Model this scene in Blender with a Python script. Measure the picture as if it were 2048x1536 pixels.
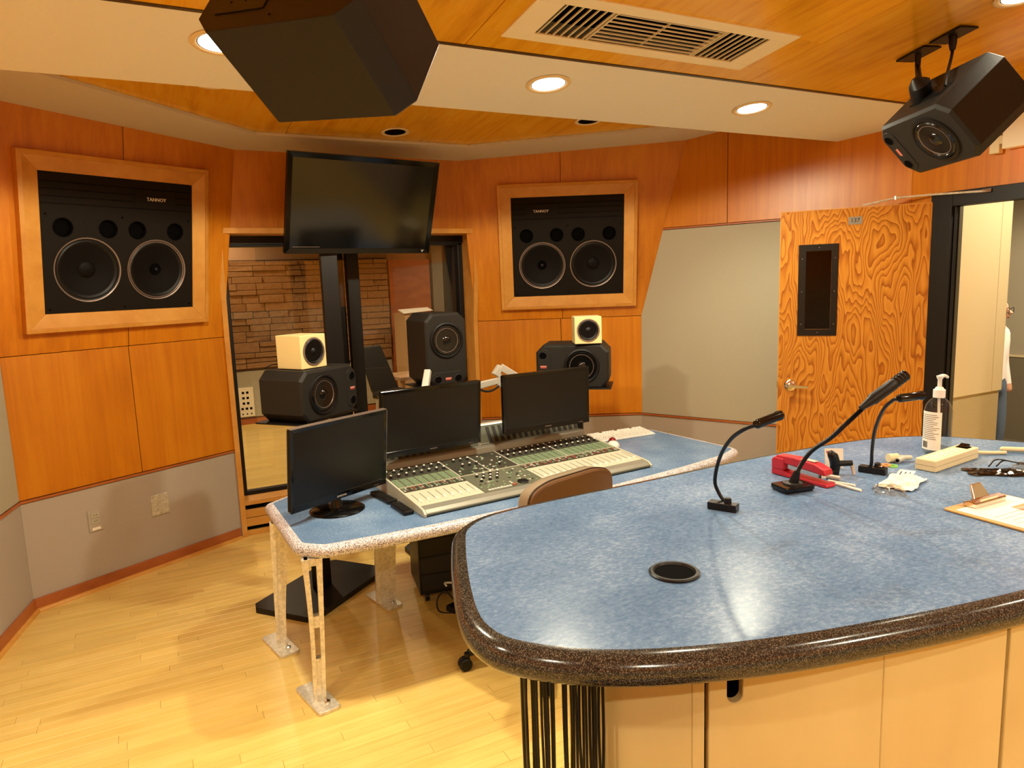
import bpy, bmesh, math, random
from mathutils import Matrix, Vector

for o in list(bpy.data.objects):
    bpy.data.objects.remove(o, do_unlink=True)
scene = bpy.context.scene
COL = scene.collection
random.seed(7)
PI = math.pi

# ------------------------------------------------------------------ camera
cam_data = bpy.data.cameras.new('camera')
cam_data.sensor_width = 36.0
cam_data.lens = 36.0 * 1402.0 / 2048.0
cam_data.clip_start = 0.05
cam_data.clip_end = 60
camera = bpy.data.objects.new('camera', cam_data)
COL.objects.link(camera)
camera.matrix_world = Matrix((
    (0.88812190, 0.09670206, -0.44931971, 0.0),
    (-0.45824962, 0.11120354, -0.88183959, 0.0),
    (-0.03530977, 0.98908164, 0.14307599, 1.62),
    (0, 0, 0, 1)))
scene.camera = camera

# ------------------------------------------------------------------ world, exposure
world = bpy.data.worlds.new('world')
scene.world = world
world.use_nodes = True
bg = world.node_tree.nodes['Background']
bg.inputs[0].default_value = (1.0, 0.80, 0.58, 1)
bg.inputs[1].default_value = 0.05
vs = scene.view_settings
vs.view_transform = 'Standard'
vs.look = 'None'
vs.gamma = 1.0
vs.use_curve_mapping = False
vs.exposure = 0.2
WARM = (0.98, 0.90, 0.66)
LAMP_W = 66.0

# ------------------------------------------------------------------ materials
def srgb(r, g, b):
    def f(c):
        c = c / 255.0
        return c / 12.92 if c <= 0.04045 else ((c + 0.055) / 1.055) ** 2.4
    return (f(r), f(g), f(b), 1.0)

def base_mat(name):
    m = bpy.data.materials.new(name)
    m.use_nodes = True
    nt = m.node_tree
    b = nt.nodes['Principled BSDF']
    return m, nt, b

def plain(name, col, rough=0.5, metal=0.0, spec=0.5, bump=0.0, bscale=200.0, var=0.0, coat=0.0):
    m, nt, b = base_mat(name)
    b.inputs['Base Color'].default_value = col
    b.inputs['Roughness'].default_value = rough
    b.inputs['Metallic'].default_value = metal
    b.inputs['Specular IOR Level'].default_value = spec
    b.inputs['Coat Weight'].default_value = coat
    N = nt.nodes; L = nt.links
    tc = N.new('ShaderNodeTexCoord')
    nz = N.new('ShaderNodeTexNoise')
    nz.inputs['Scale'].default_value = bscale
    nz.inputs['Detail'].default_value = 4
    L.new(tc.outputs['Object'], nz.inputs['Vector'])
    mix = N.new('ShaderNodeMix'); mix.data_type = 'RGBA'; mix.blend_type = 'MULTIPLY'
    mix.inputs[0].default_value = var if var else 0.06
    mix.inputs[6].default_value = col
    L.new(nz.outputs['Color'], mix.inputs[7])
    if var:
        bw = N.new('ShaderNodeRGBToBW'); L.new(nz.outputs['Color'], bw.inputs[0])
        L.new(bw.outputs[0], mix.inputs[7])
    L.new(mix.outputs[2], b.inputs['Base Color'])
    if bump:
        bp = N.new('ShaderNodeBump'); bp.inputs['Strength'].default_value = bump
        bp.inputs['Distance'].default_value = 0.002
        L.new(nz.outputs['Fac'], bp.inputs['Height'])
        L.new(bp.outputs[0], b.inputs['Normal'])
    return m

def emit(name, col, strength):
    m, nt, b = base_mat(name)
    b.inputs['Base Color'].default_value = (0.8, 0.8, 0.8, 1)
    b.inputs['Emission Color'].default_value = col
    b.inputs['Emission Strength'].default_value = strength
    return m

def ramp(nt, stops):
    r = nt.nodes.new('ShaderNodeValToRGB')
    e = r.color_ramp.elements
    while len(e) < len(stops):
        e.new(0.5)
    for i, (p, c) in enumerate(stops):
        e[i].position = p; e[i].color = c
    return r

def wood(name, dark, mid, light, grain=(30, 30, 1.6), blotch=2.2, rough=0.35, spec=0.5, rnd=1.0, tint=0.12):
    """veneer: fine grain stretched along the axis with the small scale, soft blotches, a little per-object tint"""
    m, nt, b = base_mat(name)
    N = nt.nodes; L = nt.links
    tc = N.new('ShaderNodeTexCoord')
    oi = N.new('ShaderNodeObjectInfo')
    off = N.new('ShaderNodeVectorMath'); off.operation = 'SCALE'
    comb = N.new('ShaderNodeCombineXYZ')
    for i in range(3):
        L.new(oi.outputs['Random'], comb.inputs[i])
    L.new(comb.outputs[0], off.inputs[0]); off.inputs['Scale'].default_value = 37.0 * rnd
    add = N.new('ShaderNodeVectorMath'); add.operation = 'ADD'
    L.new(tc.outputs['Object'], add.inputs[0]); L.new(off.outputs[0], add.inputs[1])
    mp = N.new('ShaderNodeMapping'); mp.inputs['Scale'].default_value = grain
    L.new(add.outputs[0], mp.inputs[0])
    n1 = N.new('ShaderNodeTexNoise'); n1.inputs['Scale'].default_value = 1.0
    n1.inputs['Detail'].default_value = 6; n1.inputs['Roughness'].default_value = 0.6
    n1.inputs['Distortion'].default_value = 0.4
    L.new(mp.outputs[0], n1.inputs['Vector'])
    n2 = N.new('ShaderNodeTexNoise'); n2.inputs['Scale'].default_value = blotch
    n2.inputs['Detail'].default_value = 3
    L.new(add.outputs[0], n2.inputs['Vector'])
    mx = N.new('ShaderNodeMath'); mx.operation = 'MULTIPLY_ADD'
    L.new(n1.outputs['Fac'], mx.inputs[0]); mx.inputs[1].default_value = 0.62
    sc = N.new('ShaderNodeMath'); sc.operation = 'MULTIPLY'; sc.inputs[1].default_value = 0.38
    L.new(n2.outputs['Fac'], sc.inputs[0]); L.new(sc.outputs[0], mx.inputs[2])
    r = ramp(nt, [(0.33, dark), (0.5, mid), (0.68, light)])
    L.new(mx.outputs[0], r.inputs[0])
    hsv = N.new('ShaderNodeHueSaturation')
    v = N.new('ShaderNodeMath'); v.operation = 'MULTIPLY_ADD'
    L.new(oi.outputs['Random'], v.inputs[0]); v.inputs[1].default_value = tint * 2; v.inputs[2].default_value = 1.0 - tint
    L.new(v.outputs[0], hsv.inputs['Value'])
    L.new(r.outputs[0], hsv.inputs['Color'])
    L.new(hsv.outputs[0], b.inputs['Base Color'])
    b.inputs['Roughness'].default_value = rough
    b.inputs['Specular IOR Level'].default_value = spec
    bp = N.new('ShaderNodeBump'); bp.inputs['Strength'].default_value = 0.06; bp.inputs['Distance'].default_value = 0.001
    L.new(n1.outputs['Fac'], bp.inputs['Height']); L.new(bp.outputs[0], b.inputs['Normal'])
    return m

def ply_door(name):
    """rotary-cut fir veneer: contour lines of a stretched noise make the cathedral figure"""
    m, nt, b = base_mat(name)
    N = nt.nodes; L = nt.links
    tc = N.new('ShaderNodeTexCoord')
    mp = N.new('ShaderNodeMapping'); mp.inputs['Scale'].default_value = (5.0, 1.0, 1.25)
    L.new(tc.outputs['Object'], mp.inputs[0])
    n1 = N.new('ShaderNodeTexNoise'); n1.inputs['Scale'].default_value = 1.0
    n1.inputs['Detail'].default_value = 3.0; n1.inputs['Roughness'].default_value = 0.40
    n1.inputs['Distortion'].default_value = 0.15
    L.new(mp.outputs[0], n1.inputs['Vector'])
    mul = N.new('ShaderNodeMath'); mul.operation = 'MULTIPLY'; mul.inputs[1].default_value = 30.0
    L.new(n1.outputs['Fac'], mul.inputs[0])
    fr = N.new('ShaderNodeMath'); fr.operation = 'FRACT'
    L.new(mul.outputs[0], fr.inputs[0])
    r = ramp(nt, [(0.0, srgb(204, 138, 50)), (0.45, srgb(194, 126, 40)), (0.80, srgb(168, 98, 26)), (0.92, srgb(148, 80, 18)), (1.0, srgb(200, 134, 48))])
    L.new(fr.outputs[0], r.inputs[0])
    n2 = N.new('ShaderNodeTexNoise'); n2.inputs['Scale'].default_value = 1.0; n2.inputs['Detail'].default_value = 5
    mp2 = N.new('ShaderNodeMapping'); mp2.inputs['Scale'].default_value = (120, 120, 3)
    L.new(tc.outputs['Object'], mp2.inputs[0]); L.new(mp2.outputs[0], n2.inputs['Vector'])
    mix = N.new('ShaderNodeMix'); mix.data_type = 'RGBA'; mix.blend_type = 'OVERLAY'; mix.inputs[0].default_value = 0.25
    L.new(r.outputs[0], mix.inputs[6]); L.new(n2.outputs['Fac'], mix.inputs[7])
    L.new(mix.outputs[2], b.inputs['Base Color'])
    b.inputs['Roughness'].default_value = 0.32
    return m

def laminate(name, c1, c2, c3, rough=0.3):
    m, nt, b = base_mat(name)
    N = nt.nodes; L = nt.links
    tc = N.new('ShaderNodeTexCoord')
    mp = N.new('ShaderNodeMapping'); mp.inputs['Scale'].default_value = (30, 46, 30)
    L.new(tc.outputs['Object'], mp.inputs[0])
    n1 = N.new('ShaderNodeTexNoise'); n1.inputs['Scale'].default_value = 3.0; n1.inputs['Detail'].default_value = 8
    n1.inputs['Roughness'].default_value = 0.68
    L.new(mp.outputs[0], n1.inputs['Vector'])
    n2 = N.new('ShaderNodeTexNoise'); n2.inputs['Scale'].default_value = 5.0; n2.inputs['Detail'].default_value = 4
    L.new(tc.outputs['Object'], n2.inputs['Vector'])
    ad = N.new('ShaderNodeMath'); ad.operation = 'MULTIPLY_ADD'
    L.new(n1.outputs['Fac'], ad.inputs[0]); ad.inputs[1].default_value = 0.6
    sc = N.new('ShaderNodeMath'); sc.operation = 'MULTIPLY'; sc.inputs[1].default_value = 0.4
    L.new(n2.outputs['Fac'], sc.inputs[0]); L.new(sc.outputs[0], ad.inputs[2])
    r = ramp(nt, [(0.36, c1), (0.5, c2), (0.66, c3)])
    L.new(ad.outputs[0], r.inputs[0]); L.new(r.outputs[0], b.inputs['Base Color'])
    b.inputs['Roughness'].default_value = rough
    b.inputs['Specular IOR Level'].default_value = 0.07
    return m

def speckle(name, c1, c2, c3, rough=0.3, scale=420.0, lo=0.3, hi=0.8):
    m, nt, b = base_mat(name)
    N = nt.nodes; L = nt.links
    tc = N.new('ShaderNodeTexCoord')
    vo = N.new('ShaderNodeTexVoronoi'); vo.inputs['Scale'].default_value = scale
    L.new(tc.outputs['Object'], vo.inputs['Vector'])
    bw = N.new('ShaderNodeRGBToBW'); L.new(vo.outputs['Color'], bw.inputs[0])
    r = ramp(nt, [(lo, c1), ((lo + hi) / 2, c2), (hi, c3)])
    L.new(bw.outputs[0], r.inputs[0]); L.new(r.outputs[0], b.inputs['Base Color'])
    b.inputs['Roughness'].default_value = rough
    return m

def brushed(name, c1, c2, rough=0.35):
    m, nt, b = base_mat(name)
    N = nt.nodes; L = nt.links
    tc = N.new('ShaderNodeTexCoord')
    n1 = N.new('ShaderNodeTexNoise'); n1.inputs['Scale'].default_value = 70; n1.inputs['Detail'].default_value = 3
    n1.inputs['Distortion'].default_value = 0.6
    L.new(tc.outputs['Object'], n1.inputs['Vector'])
    r = ramp(nt, [(0.35, c1), (0.65, c2)])
    L.new(n1.outputs['Fac'], r.inputs[0]); L.new(r.outputs[0], b.inputs['Base Color'])
    b.inputs['Metallic'].default_value = 0.45
    b.inputs['Roughness'].default_value = rough
    return m

def glass(name, tint=(1, 1, 1, 1), ior=1.45, refl_rough=0.0, gain=1.0):
    m, nt, b = base_mat(name)
    N = nt.nodes; L = nt.links
    tr = N.new('ShaderNodeBsdfTransparent'); tr.inputs[0].default_value = tint
    gl = N.new('ShaderNodeBsdfGlossy'); gl.inputs['Roughness'].default_value = refl_rough
    lw = N.new('ShaderNodeLayerWeight'); lw.inputs[0].default_value = 0.5      # Schlick curve, the same on both sides of the sheet
    pw = N.new('ShaderNodeMath'); pw.operation = 'POWER'; pw.inputs[1].default_value = 4.0
    L.new(lw.outputs['Facing'], pw.inputs[0])
    f0 = ((ior - 1) / (ior + 1)) ** 2
    mu = N.new('ShaderNodeMath'); mu.operation = 'MULTIPLY_ADD'; mu.inputs[1].default_value = 0.85 * gain; mu.inputs[2].default_value = f0 * gain
    mu.use_clamp = True
    mx = N.new('ShaderNodeMixShader')
    L.new(pw.outputs[0], mu.inputs[0]); L.new(mu.outputs[0], mx.inputs[0])
    L.new(tr.outputs[0], mx.inputs[1]); L.new(gl.outputs[0], mx.inputs[2])
    L.new(mx.outputs[0], nt.nodes['Material Output'].inputs[0])
    return m

M = {}
M['wall_wood'] = wood('maple veneer wall', srgb(186, 106, 11), srgb(204, 123, 17), srgb(216, 139, 29), grain=(26, 26, 1.2), rough=0.34, tint=0.06)
M['ceil_wood'] = wood('maple veneer ceiling', srgb(206, 140, 22), srgb(230, 168, 34), srgb(238, 184, 52), grain=(26, 1.4, 26), rough=0.2, tint=0.06)
M['trim_wood'] = wood('maple moulding', srgb(196, 132, 52), srgb(210, 148, 64), srgb(220, 162, 78), grain=(8, 8, 8), rough=0.38, tint=0.04)
M['rail_wood'] = wood('reddish rail', srgb(150, 78, 34), srgb(172, 94, 44), srgb(186, 108, 54), grain=(4, 4, 12), rough=0.4, tint=0.03)
M['floor_wood'] = wood('maple strip floor', srgb(218, 180, 94), srgb(230, 195, 110), srgb(238, 206, 126), grain=(1.6, 40, 40), blotch=3.0, rough=0.33, tint=0.06)
M['plaster'] = plain('cream plaster', srgb(240, 238, 232), 0.8, bump=0.15, bscale=90)
M['soffit'] = plain('tan plaster soffit', srgb(216, 206, 192), 0.85, bump=0.15, bscale=90)
M['fabric'] = plain('grey woven wall fabric', srgb(186, 174, 160), 0.95, spec=0.1, bump=0.5, bscale=260, var=0.2)
M['fabric_light'] = plain('pale woven wall fabric', srgb(188, 180, 156), 0.95, spec=0.1, bump=0.5, bscale=260, var=0.2)
M['black'] = plain('black plastic', srgb(17, 15, 14), 0.42, spec=0.35)
M['gloss_black'] = plain('gloss black plastic', srgb(12, 11, 10), 0.12, spec=0.4)
M['screen'] = plain('matte screen', srgb(15, 13, 12), 0.35, spec=0.4)
M['tv_screen'] = plain('television glass', srgb(12, 10, 9), 0.12, spec=0.6)
M['cab'] = plain('charcoal cabinet', srgb(38, 36, 33), 0.5, spec=0.28, bump=0.2, bscale=400)
M['cab_panel'] = plain('charcoal speaker baffle', srgb(27, 22, 17), 0.7, spec=0.12, bump=0.2, bscale=400)
M['cone'] = plain('dark cone', srgb(14, 10, 8), 0.55, spec=0.12)
M['rubber'] = plain('rubber surround', srgb(15, 13, 12), 0.45, spec=0.3)
M['gloss_cone'] = plain('shiny poly cone', srgb(16, 14, 13), 0.14, spec=0.6)
M['hole'] = plain('dark hole', srgb(6, 5, 5), 0.9, spec=0.05)
M['ring'] = plain('satin metal ring', srgb(150, 132, 122), 0.35, metal=0.6)
M['cream_box'] = plain('cream painted box', srgb(244, 226, 164), 0.45)
M['lamp_trim'] = plain('cream lamp trim', srgb(240, 216, 170), 0.5)
M['lamp_on'] = emit('lit lamp lens', (1.0, 0.93, 0.80, 1), 9.0)
M['vent'] = plain('cream grille paint', srgb(250, 238, 208), 0.5)
M['blue'] = laminate('blue mottled laminate', srgb(82, 110, 146), srgb(104, 131, 166), srgb(144, 166, 194), rough=0.24)
M['edge_lit'] = speckle('brightly lit speckled edge', srgb(104, 94, 104), srgb(202, 194, 200), srgb(246, 244, 246), scale=420.0, lo=0.28, hi=0.7)  # speckled grey edging made paler: light on the desk edge is painted in
M['edge_dark'] = speckle('dark speckled edge', srgb(32, 29, 26), srgb(52, 48, 43), srgb(118, 108, 92), rough=0.16, scale=800.0, lo=0.42, hi=0.85)
M['pale_top'] = speckle('pale speckled top', srgb(150, 140, 122), srgb(190, 182, 164), srgb(214, 208, 194), rough=0.5, scale=700.0)
M['steel'] = brushed('ground steel', srgb(206, 200, 184), srgb(236, 230, 214), rough=0.4)
M['chrome'] = plain('chrome', srgb(220, 212, 200), 0.15, metal=1.0)
M['silver'] = plain('silver paint', srgb(206, 200, 186), 0.34, metal=0.2)
M['white'] = plain('white plastic', srgb(240, 236, 226), 0.4)
M['cream'] = plain('cream plastic', srgb(232, 216, 170), 0.45)
M['birch'] = wood('pale yellow cabinet laminate', srgb(204, 180, 124), srgb(212, 190, 134), srgb(218, 198, 144), grain=(3, 3, 1), rough=0.4, tint=0.015)
M['door_ply'] = ply_door('fir plywood door')
M['door_frame'] = plain('dark bronze frame paint', srgb(26, 21, 16), 0.4, spec=0.3)
M['door_frame2'] = plain('olive frame paint', srgb(84, 78, 60), 0.45)
M['hall_wall'] = plain('hall cream wall', srgb(236, 214, 168), 0.8)
M['hall_tex'] = plain('hall textured wainscot', srgb(212, 190, 142), 0.9, bump=0.6, bscale=120, var=0.3)
M['hall_grey'] = plain('hall grey wall', srgb(180, 168, 144), 0.8)
M['hall_dark'] = plain('hall taupe wainscot', srgb(128, 116, 94), 0.9, bump=0.4, bscale=150)
M['stone'] = plain('stacked ledge stone', srgb(178, 132, 84), 0.9, bump=1.0, bscale=30, var=0.6)
M['mortar'] = plain('stone backing', srgb(62, 46, 34), 0.95)
M['studio_wall'] = plain('studio tan wall', srgb(190, 150, 112), 0.85)
M['leather'] = plain('brown chair shell', srgb(104, 72, 42), 0.42, spec=0.4)
M['leather_dark'] = plain('dark chair vinyl', srgb(58, 46, 36), 0.3, spec=0.6)
M['red'] = plain('red stapler plastic', srgb(196, 40, 56), 0.28)
M['ball'] = plain('dark red ball', srgb(130, 16, 26), 0.08, spec=0.8)
M['paper'] = plain('white paper', srgb(246, 240, 224), 0.8)
M['ink'] = plain('dark ink', srgb(44, 40, 40), 0.7)
M['badge_red'] = plain('red badge', srgb(186, 70, 56), 0.4)
M['badge_white'] = plain('badge lettering', srgb(236, 224, 206), 0.4)
M['console'] = plain('grey green console', srgb(96, 98, 80), 0.5)
M['console_dark'] = plain('dark console field', srgb(58, 56, 46), 0.5)
M['console_cream'] = plain('cream fader field', srgb(198, 194, 172), 0.45)
M['metal_grey'] = plain('grey console metal', srgb(158, 156, 144), 0.3, metal=0.35)
M['vinyl'] = plain('highlit vinyl cushion', srgb(150, 134, 112), 0.28, spec=0.6)  # dark cushion vinyl lightened to carry the overhead highlight in its colour
M['btn_green'] = plain('pale green key', srgb(150, 176, 140), 0.5)
M['btn_red'] = plain('reddish key', srgb(172, 96, 74), 0.5)
M['glass'] = glass('window glass', (0.97, 0.97, 0.95, 1))
M['clear'] = glass('clear plastic', (0.95, 0.94, 0.90, 1), 1.5, 0.03, 1.0)
M['skin'] = plain('skin', srgb(206, 150, 118), 0.55)
M['shirt'] = plain('pale pink shirt cloth', srgb(238, 222, 212), 0.85)
M['jeans'] = plain('blue jeans', srgb(92, 104, 124), 0.9)
M['hair'] = plain('dark hair', srgb(36, 28, 24), 0.6)
M['smoke'] = glass('smoky film', (0.30, 0.27, 0.20, 1), 1.4, 0.15, 1.0)
M['film'] = glass('crinkled clear film', (0.97, 0.96, 0.93, 1), 1.5, 0.06, 1.3)
M['clipboard'] = plain('tan hardboard', srgb(206, 158, 92), 0.6)
M['orange'] = plain('orange print', srgb(214, 150, 92), 0.7)
M['green'] = plain('green wire', srgb(130, 200, 90), 0.5)
M['card_box'] = plain('cardboard', srgb(196, 158, 108), 0.85)
M['exit_red'] = emit('red glowing strip', (1.0, 0.08, 0.04, 1), 4.0)

# ------------------------------------------------------------------ mesh helpers
class MB:
    """collects shapes in local coordinates and builds ONE mesh object"""
    def __init__(self, xf=None):
        self.v = []; self.f = []; self.xf = xf
    def add(self, vs, fs):
        o = len(self.v)
        for p in vs:
            p = Vector(p)
            if self.xf: p = self.xf @ p
            self.v.append(p)
        self.f += [tuple(i + o for i in q) for q in fs]
        return self
    def box(self, x0, x1, y0, y1, z0, z1):
        return self.add([(x0, y0, z0), (x1, y0, z0), (x1, y1, z0), (x0, y1, z0), (x0, y0, z1), (x1, y0, z1), (x1, y1, z1), (x0, y1, z1)],
                        [(0, 3, 2, 1), (4, 5, 6, 7), (0, 1, 5, 4), (1, 2, 6, 5), (2, 3, 7, 6), (3, 0, 4, 7)])
    def hexa(self, lo, hi):
        """two quads (4 points each) joined"""
        return self.add(list(lo) + list(hi), [(0, 3, 2, 1), (4, 5, 6, 7), (0, 1, 5, 4), (1, 2, 6, 5), (2, 3, 7, 6), (3, 0, 4, 7)])
    def prism(self, poly, z0, z1, ax='z'):
        n = len(poly)
        def P(a, b, c):
            return {'z': (a, b, c), 'y': (a, c, b), 'x': (c, a, b)}[ax]
        vs = [P(a, b, z0) for a, b in poly] + [P(a, b, z1) for a, b in poly]
        fs = [tuple(range(n - 1, -1, -1)), tuple(range(n, 2 * n))]
        fs += [(i, (i + 1) % n, n + (i + 1) % n, n + i) for i in range(n)]
        return self.add(vs, fs)
    def lathe(self, prof, n=24, ax='z', c=(0, 0, 0), cap=True):
        vs = []; fs = []
        for r, h in prof:
            for k in range(n):
                a = 2 * PI * k / n
                q = {'z': (r * math.cos(a), r * math.sin(a), h), 'y': (r * math.cos(a), h, r * math.sin(a)), 'x': (h, r * math.cos(a), r * math.sin(a))}[ax]
                vs.append((q[0] + c[0], q[1] + c[1], q[2] + c[2]))
        for i in range(len(prof) - 1):
            for k in range(n):
                a = i * n + k; b = i * n + (k + 1) % n
                fs.append((a, b, b + n, a + n))
        if cap:
            fs.append(tuple(range(n - 1, -1, -1)))
            m = (len(prof) - 1) * n
            fs.append(tuple(range(m, m + n)))
        return self.add(vs, fs)
    def tube(self, pts, r, n=8, cap=True):
        pts = [Vector(p) for p in pts]
        rs = r if isinstance(r, (list, tuple)) else [r] * len(pts)
        vs = []; fs = []
        t0 = (pts[1] - pts[0]).normalized()
        up = Vector((0, 0, 1)) if abs(t0.z) < 0.9 else Vector((1, 0, 0))
        nrm = t0.cross(up).normalized()
        for i, p in enumerate(pts):
            if i == 0: t = pts[1] - pts[0]
            elif i == len(pts) - 1: t = pts[-1] - pts[-2]
            else: t = pts[i + 1] - pts[i - 1]
            t.normalize()
            nrm = (nrm - t * nrm.dot(t))
            nrm.normalize()
            bn = t.cross(nrm)
            for k in range(n):
                a = 2 * PI * k / n
                vs.append(p + (nrm * math.cos(a) + bn * math.sin(a)) * rs[i])
        for i in range(len(pts) - 1):
            for k in range(n):
                a = i * n + k; b = i * n + (k + 1) % n
                fs.append((a, b, b + n, a + n))
        if cap:
            fs.append(tuple(range(n - 1, -1, -1)))
            m = (len(pts) - 1) * n
            fs.append(tuple(range(m, m + n)))
        return self.add(vs, fs)
    def sphere(self, c, r, n=16, m=10, sc=(1, 1, 1)):
        prof = []
        for i in range(m + 1):
            a = -PI / 2 + PI * i / m
            prof.append((max(1e-5, math.cos(a)) * r, math.sin(a) * r))
        vs = []; fs = []
        for rr, h in prof:
            for k in range(n):
                a = 2 * PI * k / n
                vs.append((c[0] + rr * math.cos(a) * sc[0], c[1] + rr * math.sin(a) * sc[1], c[2] + h * sc[2]))
        for i in range(m):
            for k in range(n):
                a = i * n + k; b = i * n + (k + 1) % n
                fs.append((a, b, b + n, a + n))
        return self.add(vs, fs)
    def build(self, name, mat, parent=None, smooth=False, bevel=0.0, seg=2):
        me = bpy.data.meshes.new(name)
        me.from_pydata([tuple(p) for p in self.v], [], self.f)
        bm = bmesh.new(); bm.from_mesh(me)
        bmesh.ops.recalc_face_normals(bm, faces=bm.faces)
        bm.to_mesh(me); bm.free()
        if smooth:
            me.shade_smooth()
            me.set_sharp_from_angle(angle=math.radians(38))
        me.materials.append(M[mat] if isinstance(mat, str) else mat)
        o = bpy.data.objects.new(name, me)
        COL.objects.link(o)
        if parent is not None: o.parent = parent
        if bevel:
            md = o.modifiers.new('bevel', 'BEVEL'); md.width = bevel; md.segments = seg
            md.limit_method = 'ANGLE'; md.angle_limit = math.radians(40)
        return o

def tag(o, label=None, cat=None, group=None, kind=None):
    if label: o['label'] = label
    if cat: o['category'] = cat
    if group: o['group'] = group
    if kind: o['kind'] = kind
    return o

def thing(name, label, cat, loc=(0, 0, 0), rz=0.0, group=None):
    o = bpy.data.objects.new(name, None)
    COL.objects.link(o)
    o.empty_display_size = 0.05
    o.location = loc; o.rotation_euler = (0, 0, rz)
    return tag(o, label, cat, group)

def struct(o):
    o['kind'] = 'structure'
    return o

def copy_tree(o, parent=None):
    c = o.copy(); COL.objects.link(c)
    if parent is not None:
        c.parent = parent; c.matrix_parent_inverse = o.matrix_parent_inverse.copy()
    for ch in list(o.children):
        copy_tree(ch, c)
    return c

def text_mesh(name, body, size, mat, parent, mtx, depth=0.0006, spacing=1.0):
    cu = bpy.data.curves.new(name, 'FONT')
    cu.body = body; cu.size = size; cu.extrude = depth; cu.align_x = 'CENTER'; cu.align_y = 'CENTER'
    cu.space_character = spacing; cu.resolution_u = 2
    t = bpy.data.objects.new(name, cu); COL.objects.link(t)
    dg = bpy.context.evaluated_depsgraph_get(); dg.update()
    me = bpy.data.meshes.new_from_object(t.evaluated_get(dg))
    bpy.data.objects.remove(t, do_unlink=True)
    me.materials.clear(); me.materials.append(M[mat])
    o = bpy.data.objects.new(name, me); COL.objects.link(o)
    o.parent = parent
    o.matrix_local = mtx
    return o

def face_mtx(origin, xdir, ydir):
    """text plane: x along xdir, letters' up along ydir, facing xdir x ydir"""
    x = Vector(xdir).normalized(); y = Vector(ydir).normalized(); z = x.cross(y)
    return Matrix(((x.x, y.x, z.x, origin[0]), (x.y, y.y, z.y, origin[1]), (x.z, y.z, z.z, origin[2]), (0, 0, 0, 1)))

def bez(p0, p1, p2, p3, n=12):
    out = []
    for i in range(n + 1):
        t = i / n
        out.append(Vector(p0) * (1 - t) ** 3 + Vector(p1) * 3 * t * (1 - t) ** 2 + Vector(p2) * 3 * t * t * (1 - t) + Vector(p3) * t ** 3)
    return out

def catmull(P, n=8):
    P = [Vector(p) for p in P]
    Q = [P[0] * 2 - P[1]] + P + [P[-1] * 2 - P[-2]]
    out = []
    for i in range(1, len(Q) - 2):
        a, b, c, d = Q[i - 1], Q[i], Q[i + 1], Q[i + 2]
        for k in range(n):
            t = k / n
            out.append(0.5 * ((2 * b) + (c - a) * t + (2 * a - 5 * b + 4 * c - d) * t * t + (3 * b - a - 3 * c + d) * t ** 3))
    out.append(P[-1])
    return out
# ------------------------------------------------------------------ room shell
FOLD = 1.34      # height where the front walls begin to lean into the room
RAIL = 0.59
def zs(v): return 2.482 + 0.1 * (4.72 - v)            # underside of the tan soffit
def zn(v): return 2.478 + 0.11 * (2.47 - v)           # near wooden ceiling
def zp(v): return 2.41 + (2.478 - 2.41) * (3.065 - v) / 0.595   # plaster beam

class Wall:
    def __init__(self, p0, p1, lean):
        self.p = Vector(p0); d = Vector(p1) - self.p
        self.len = d.length; self.d = d.normalized(); self.n = Vector((self.d.y, -self.d.x)); self.lean = lean
    def at(self, s, z, out=0.0):
        o = self.lean * max(0.0, z - FOLD) + out
        q = self.p + self.d * s + self.n * o
        return (q.x, q.y, z)
    def slab(self, mb, sb, st, z0, z1, o0, o1):
        """sb = (s0,s1) at z0, st = (s0,s1) at z1"""
        lo = [self.at(sb[0], z0, o0), self.at(sb[1], z0, o0), self.at(sb[1], z0, o1), self.at(sb[0], z0, o1)]
        hi = [self.at(st[0], z1, o0), self.at(st[1], z1, o0), self.at(st[1], z1, o1), self.at(st[0], z1, o1)]
        mb.hexa(lo, hi)
        return mb

def meet(a, b, z):
    """s on wall a where it meets wall b at height z"""
    oa = a.lean * max(0, z - FOLD); ob = b.lean * max(0, z - FOLD)
    P = a.p + a.n * oa; Q = b.p + b.n * ob
    return (Q - P).dot(b.n) / a.d.dot(b.n)

PA, PB, PD, PC, PE = (-0.686, 4.258), (0.412, 4.849), (2.184, 4.849), (3.281, 4.258), (4.06, 2.69)
W0 = Wall((-2.07, -2.6), PA, 0)
W1 = Wall(PA, PB, 0.165)
WC = Wall(PB, PD, 0.12)
W2 = Wall(PD, PC, 0.165)
W3 = Wall(PC, PE, 0)
W4 = Wall(PE, (4.06, -2.6), 0)
ZT = 2.66

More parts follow.
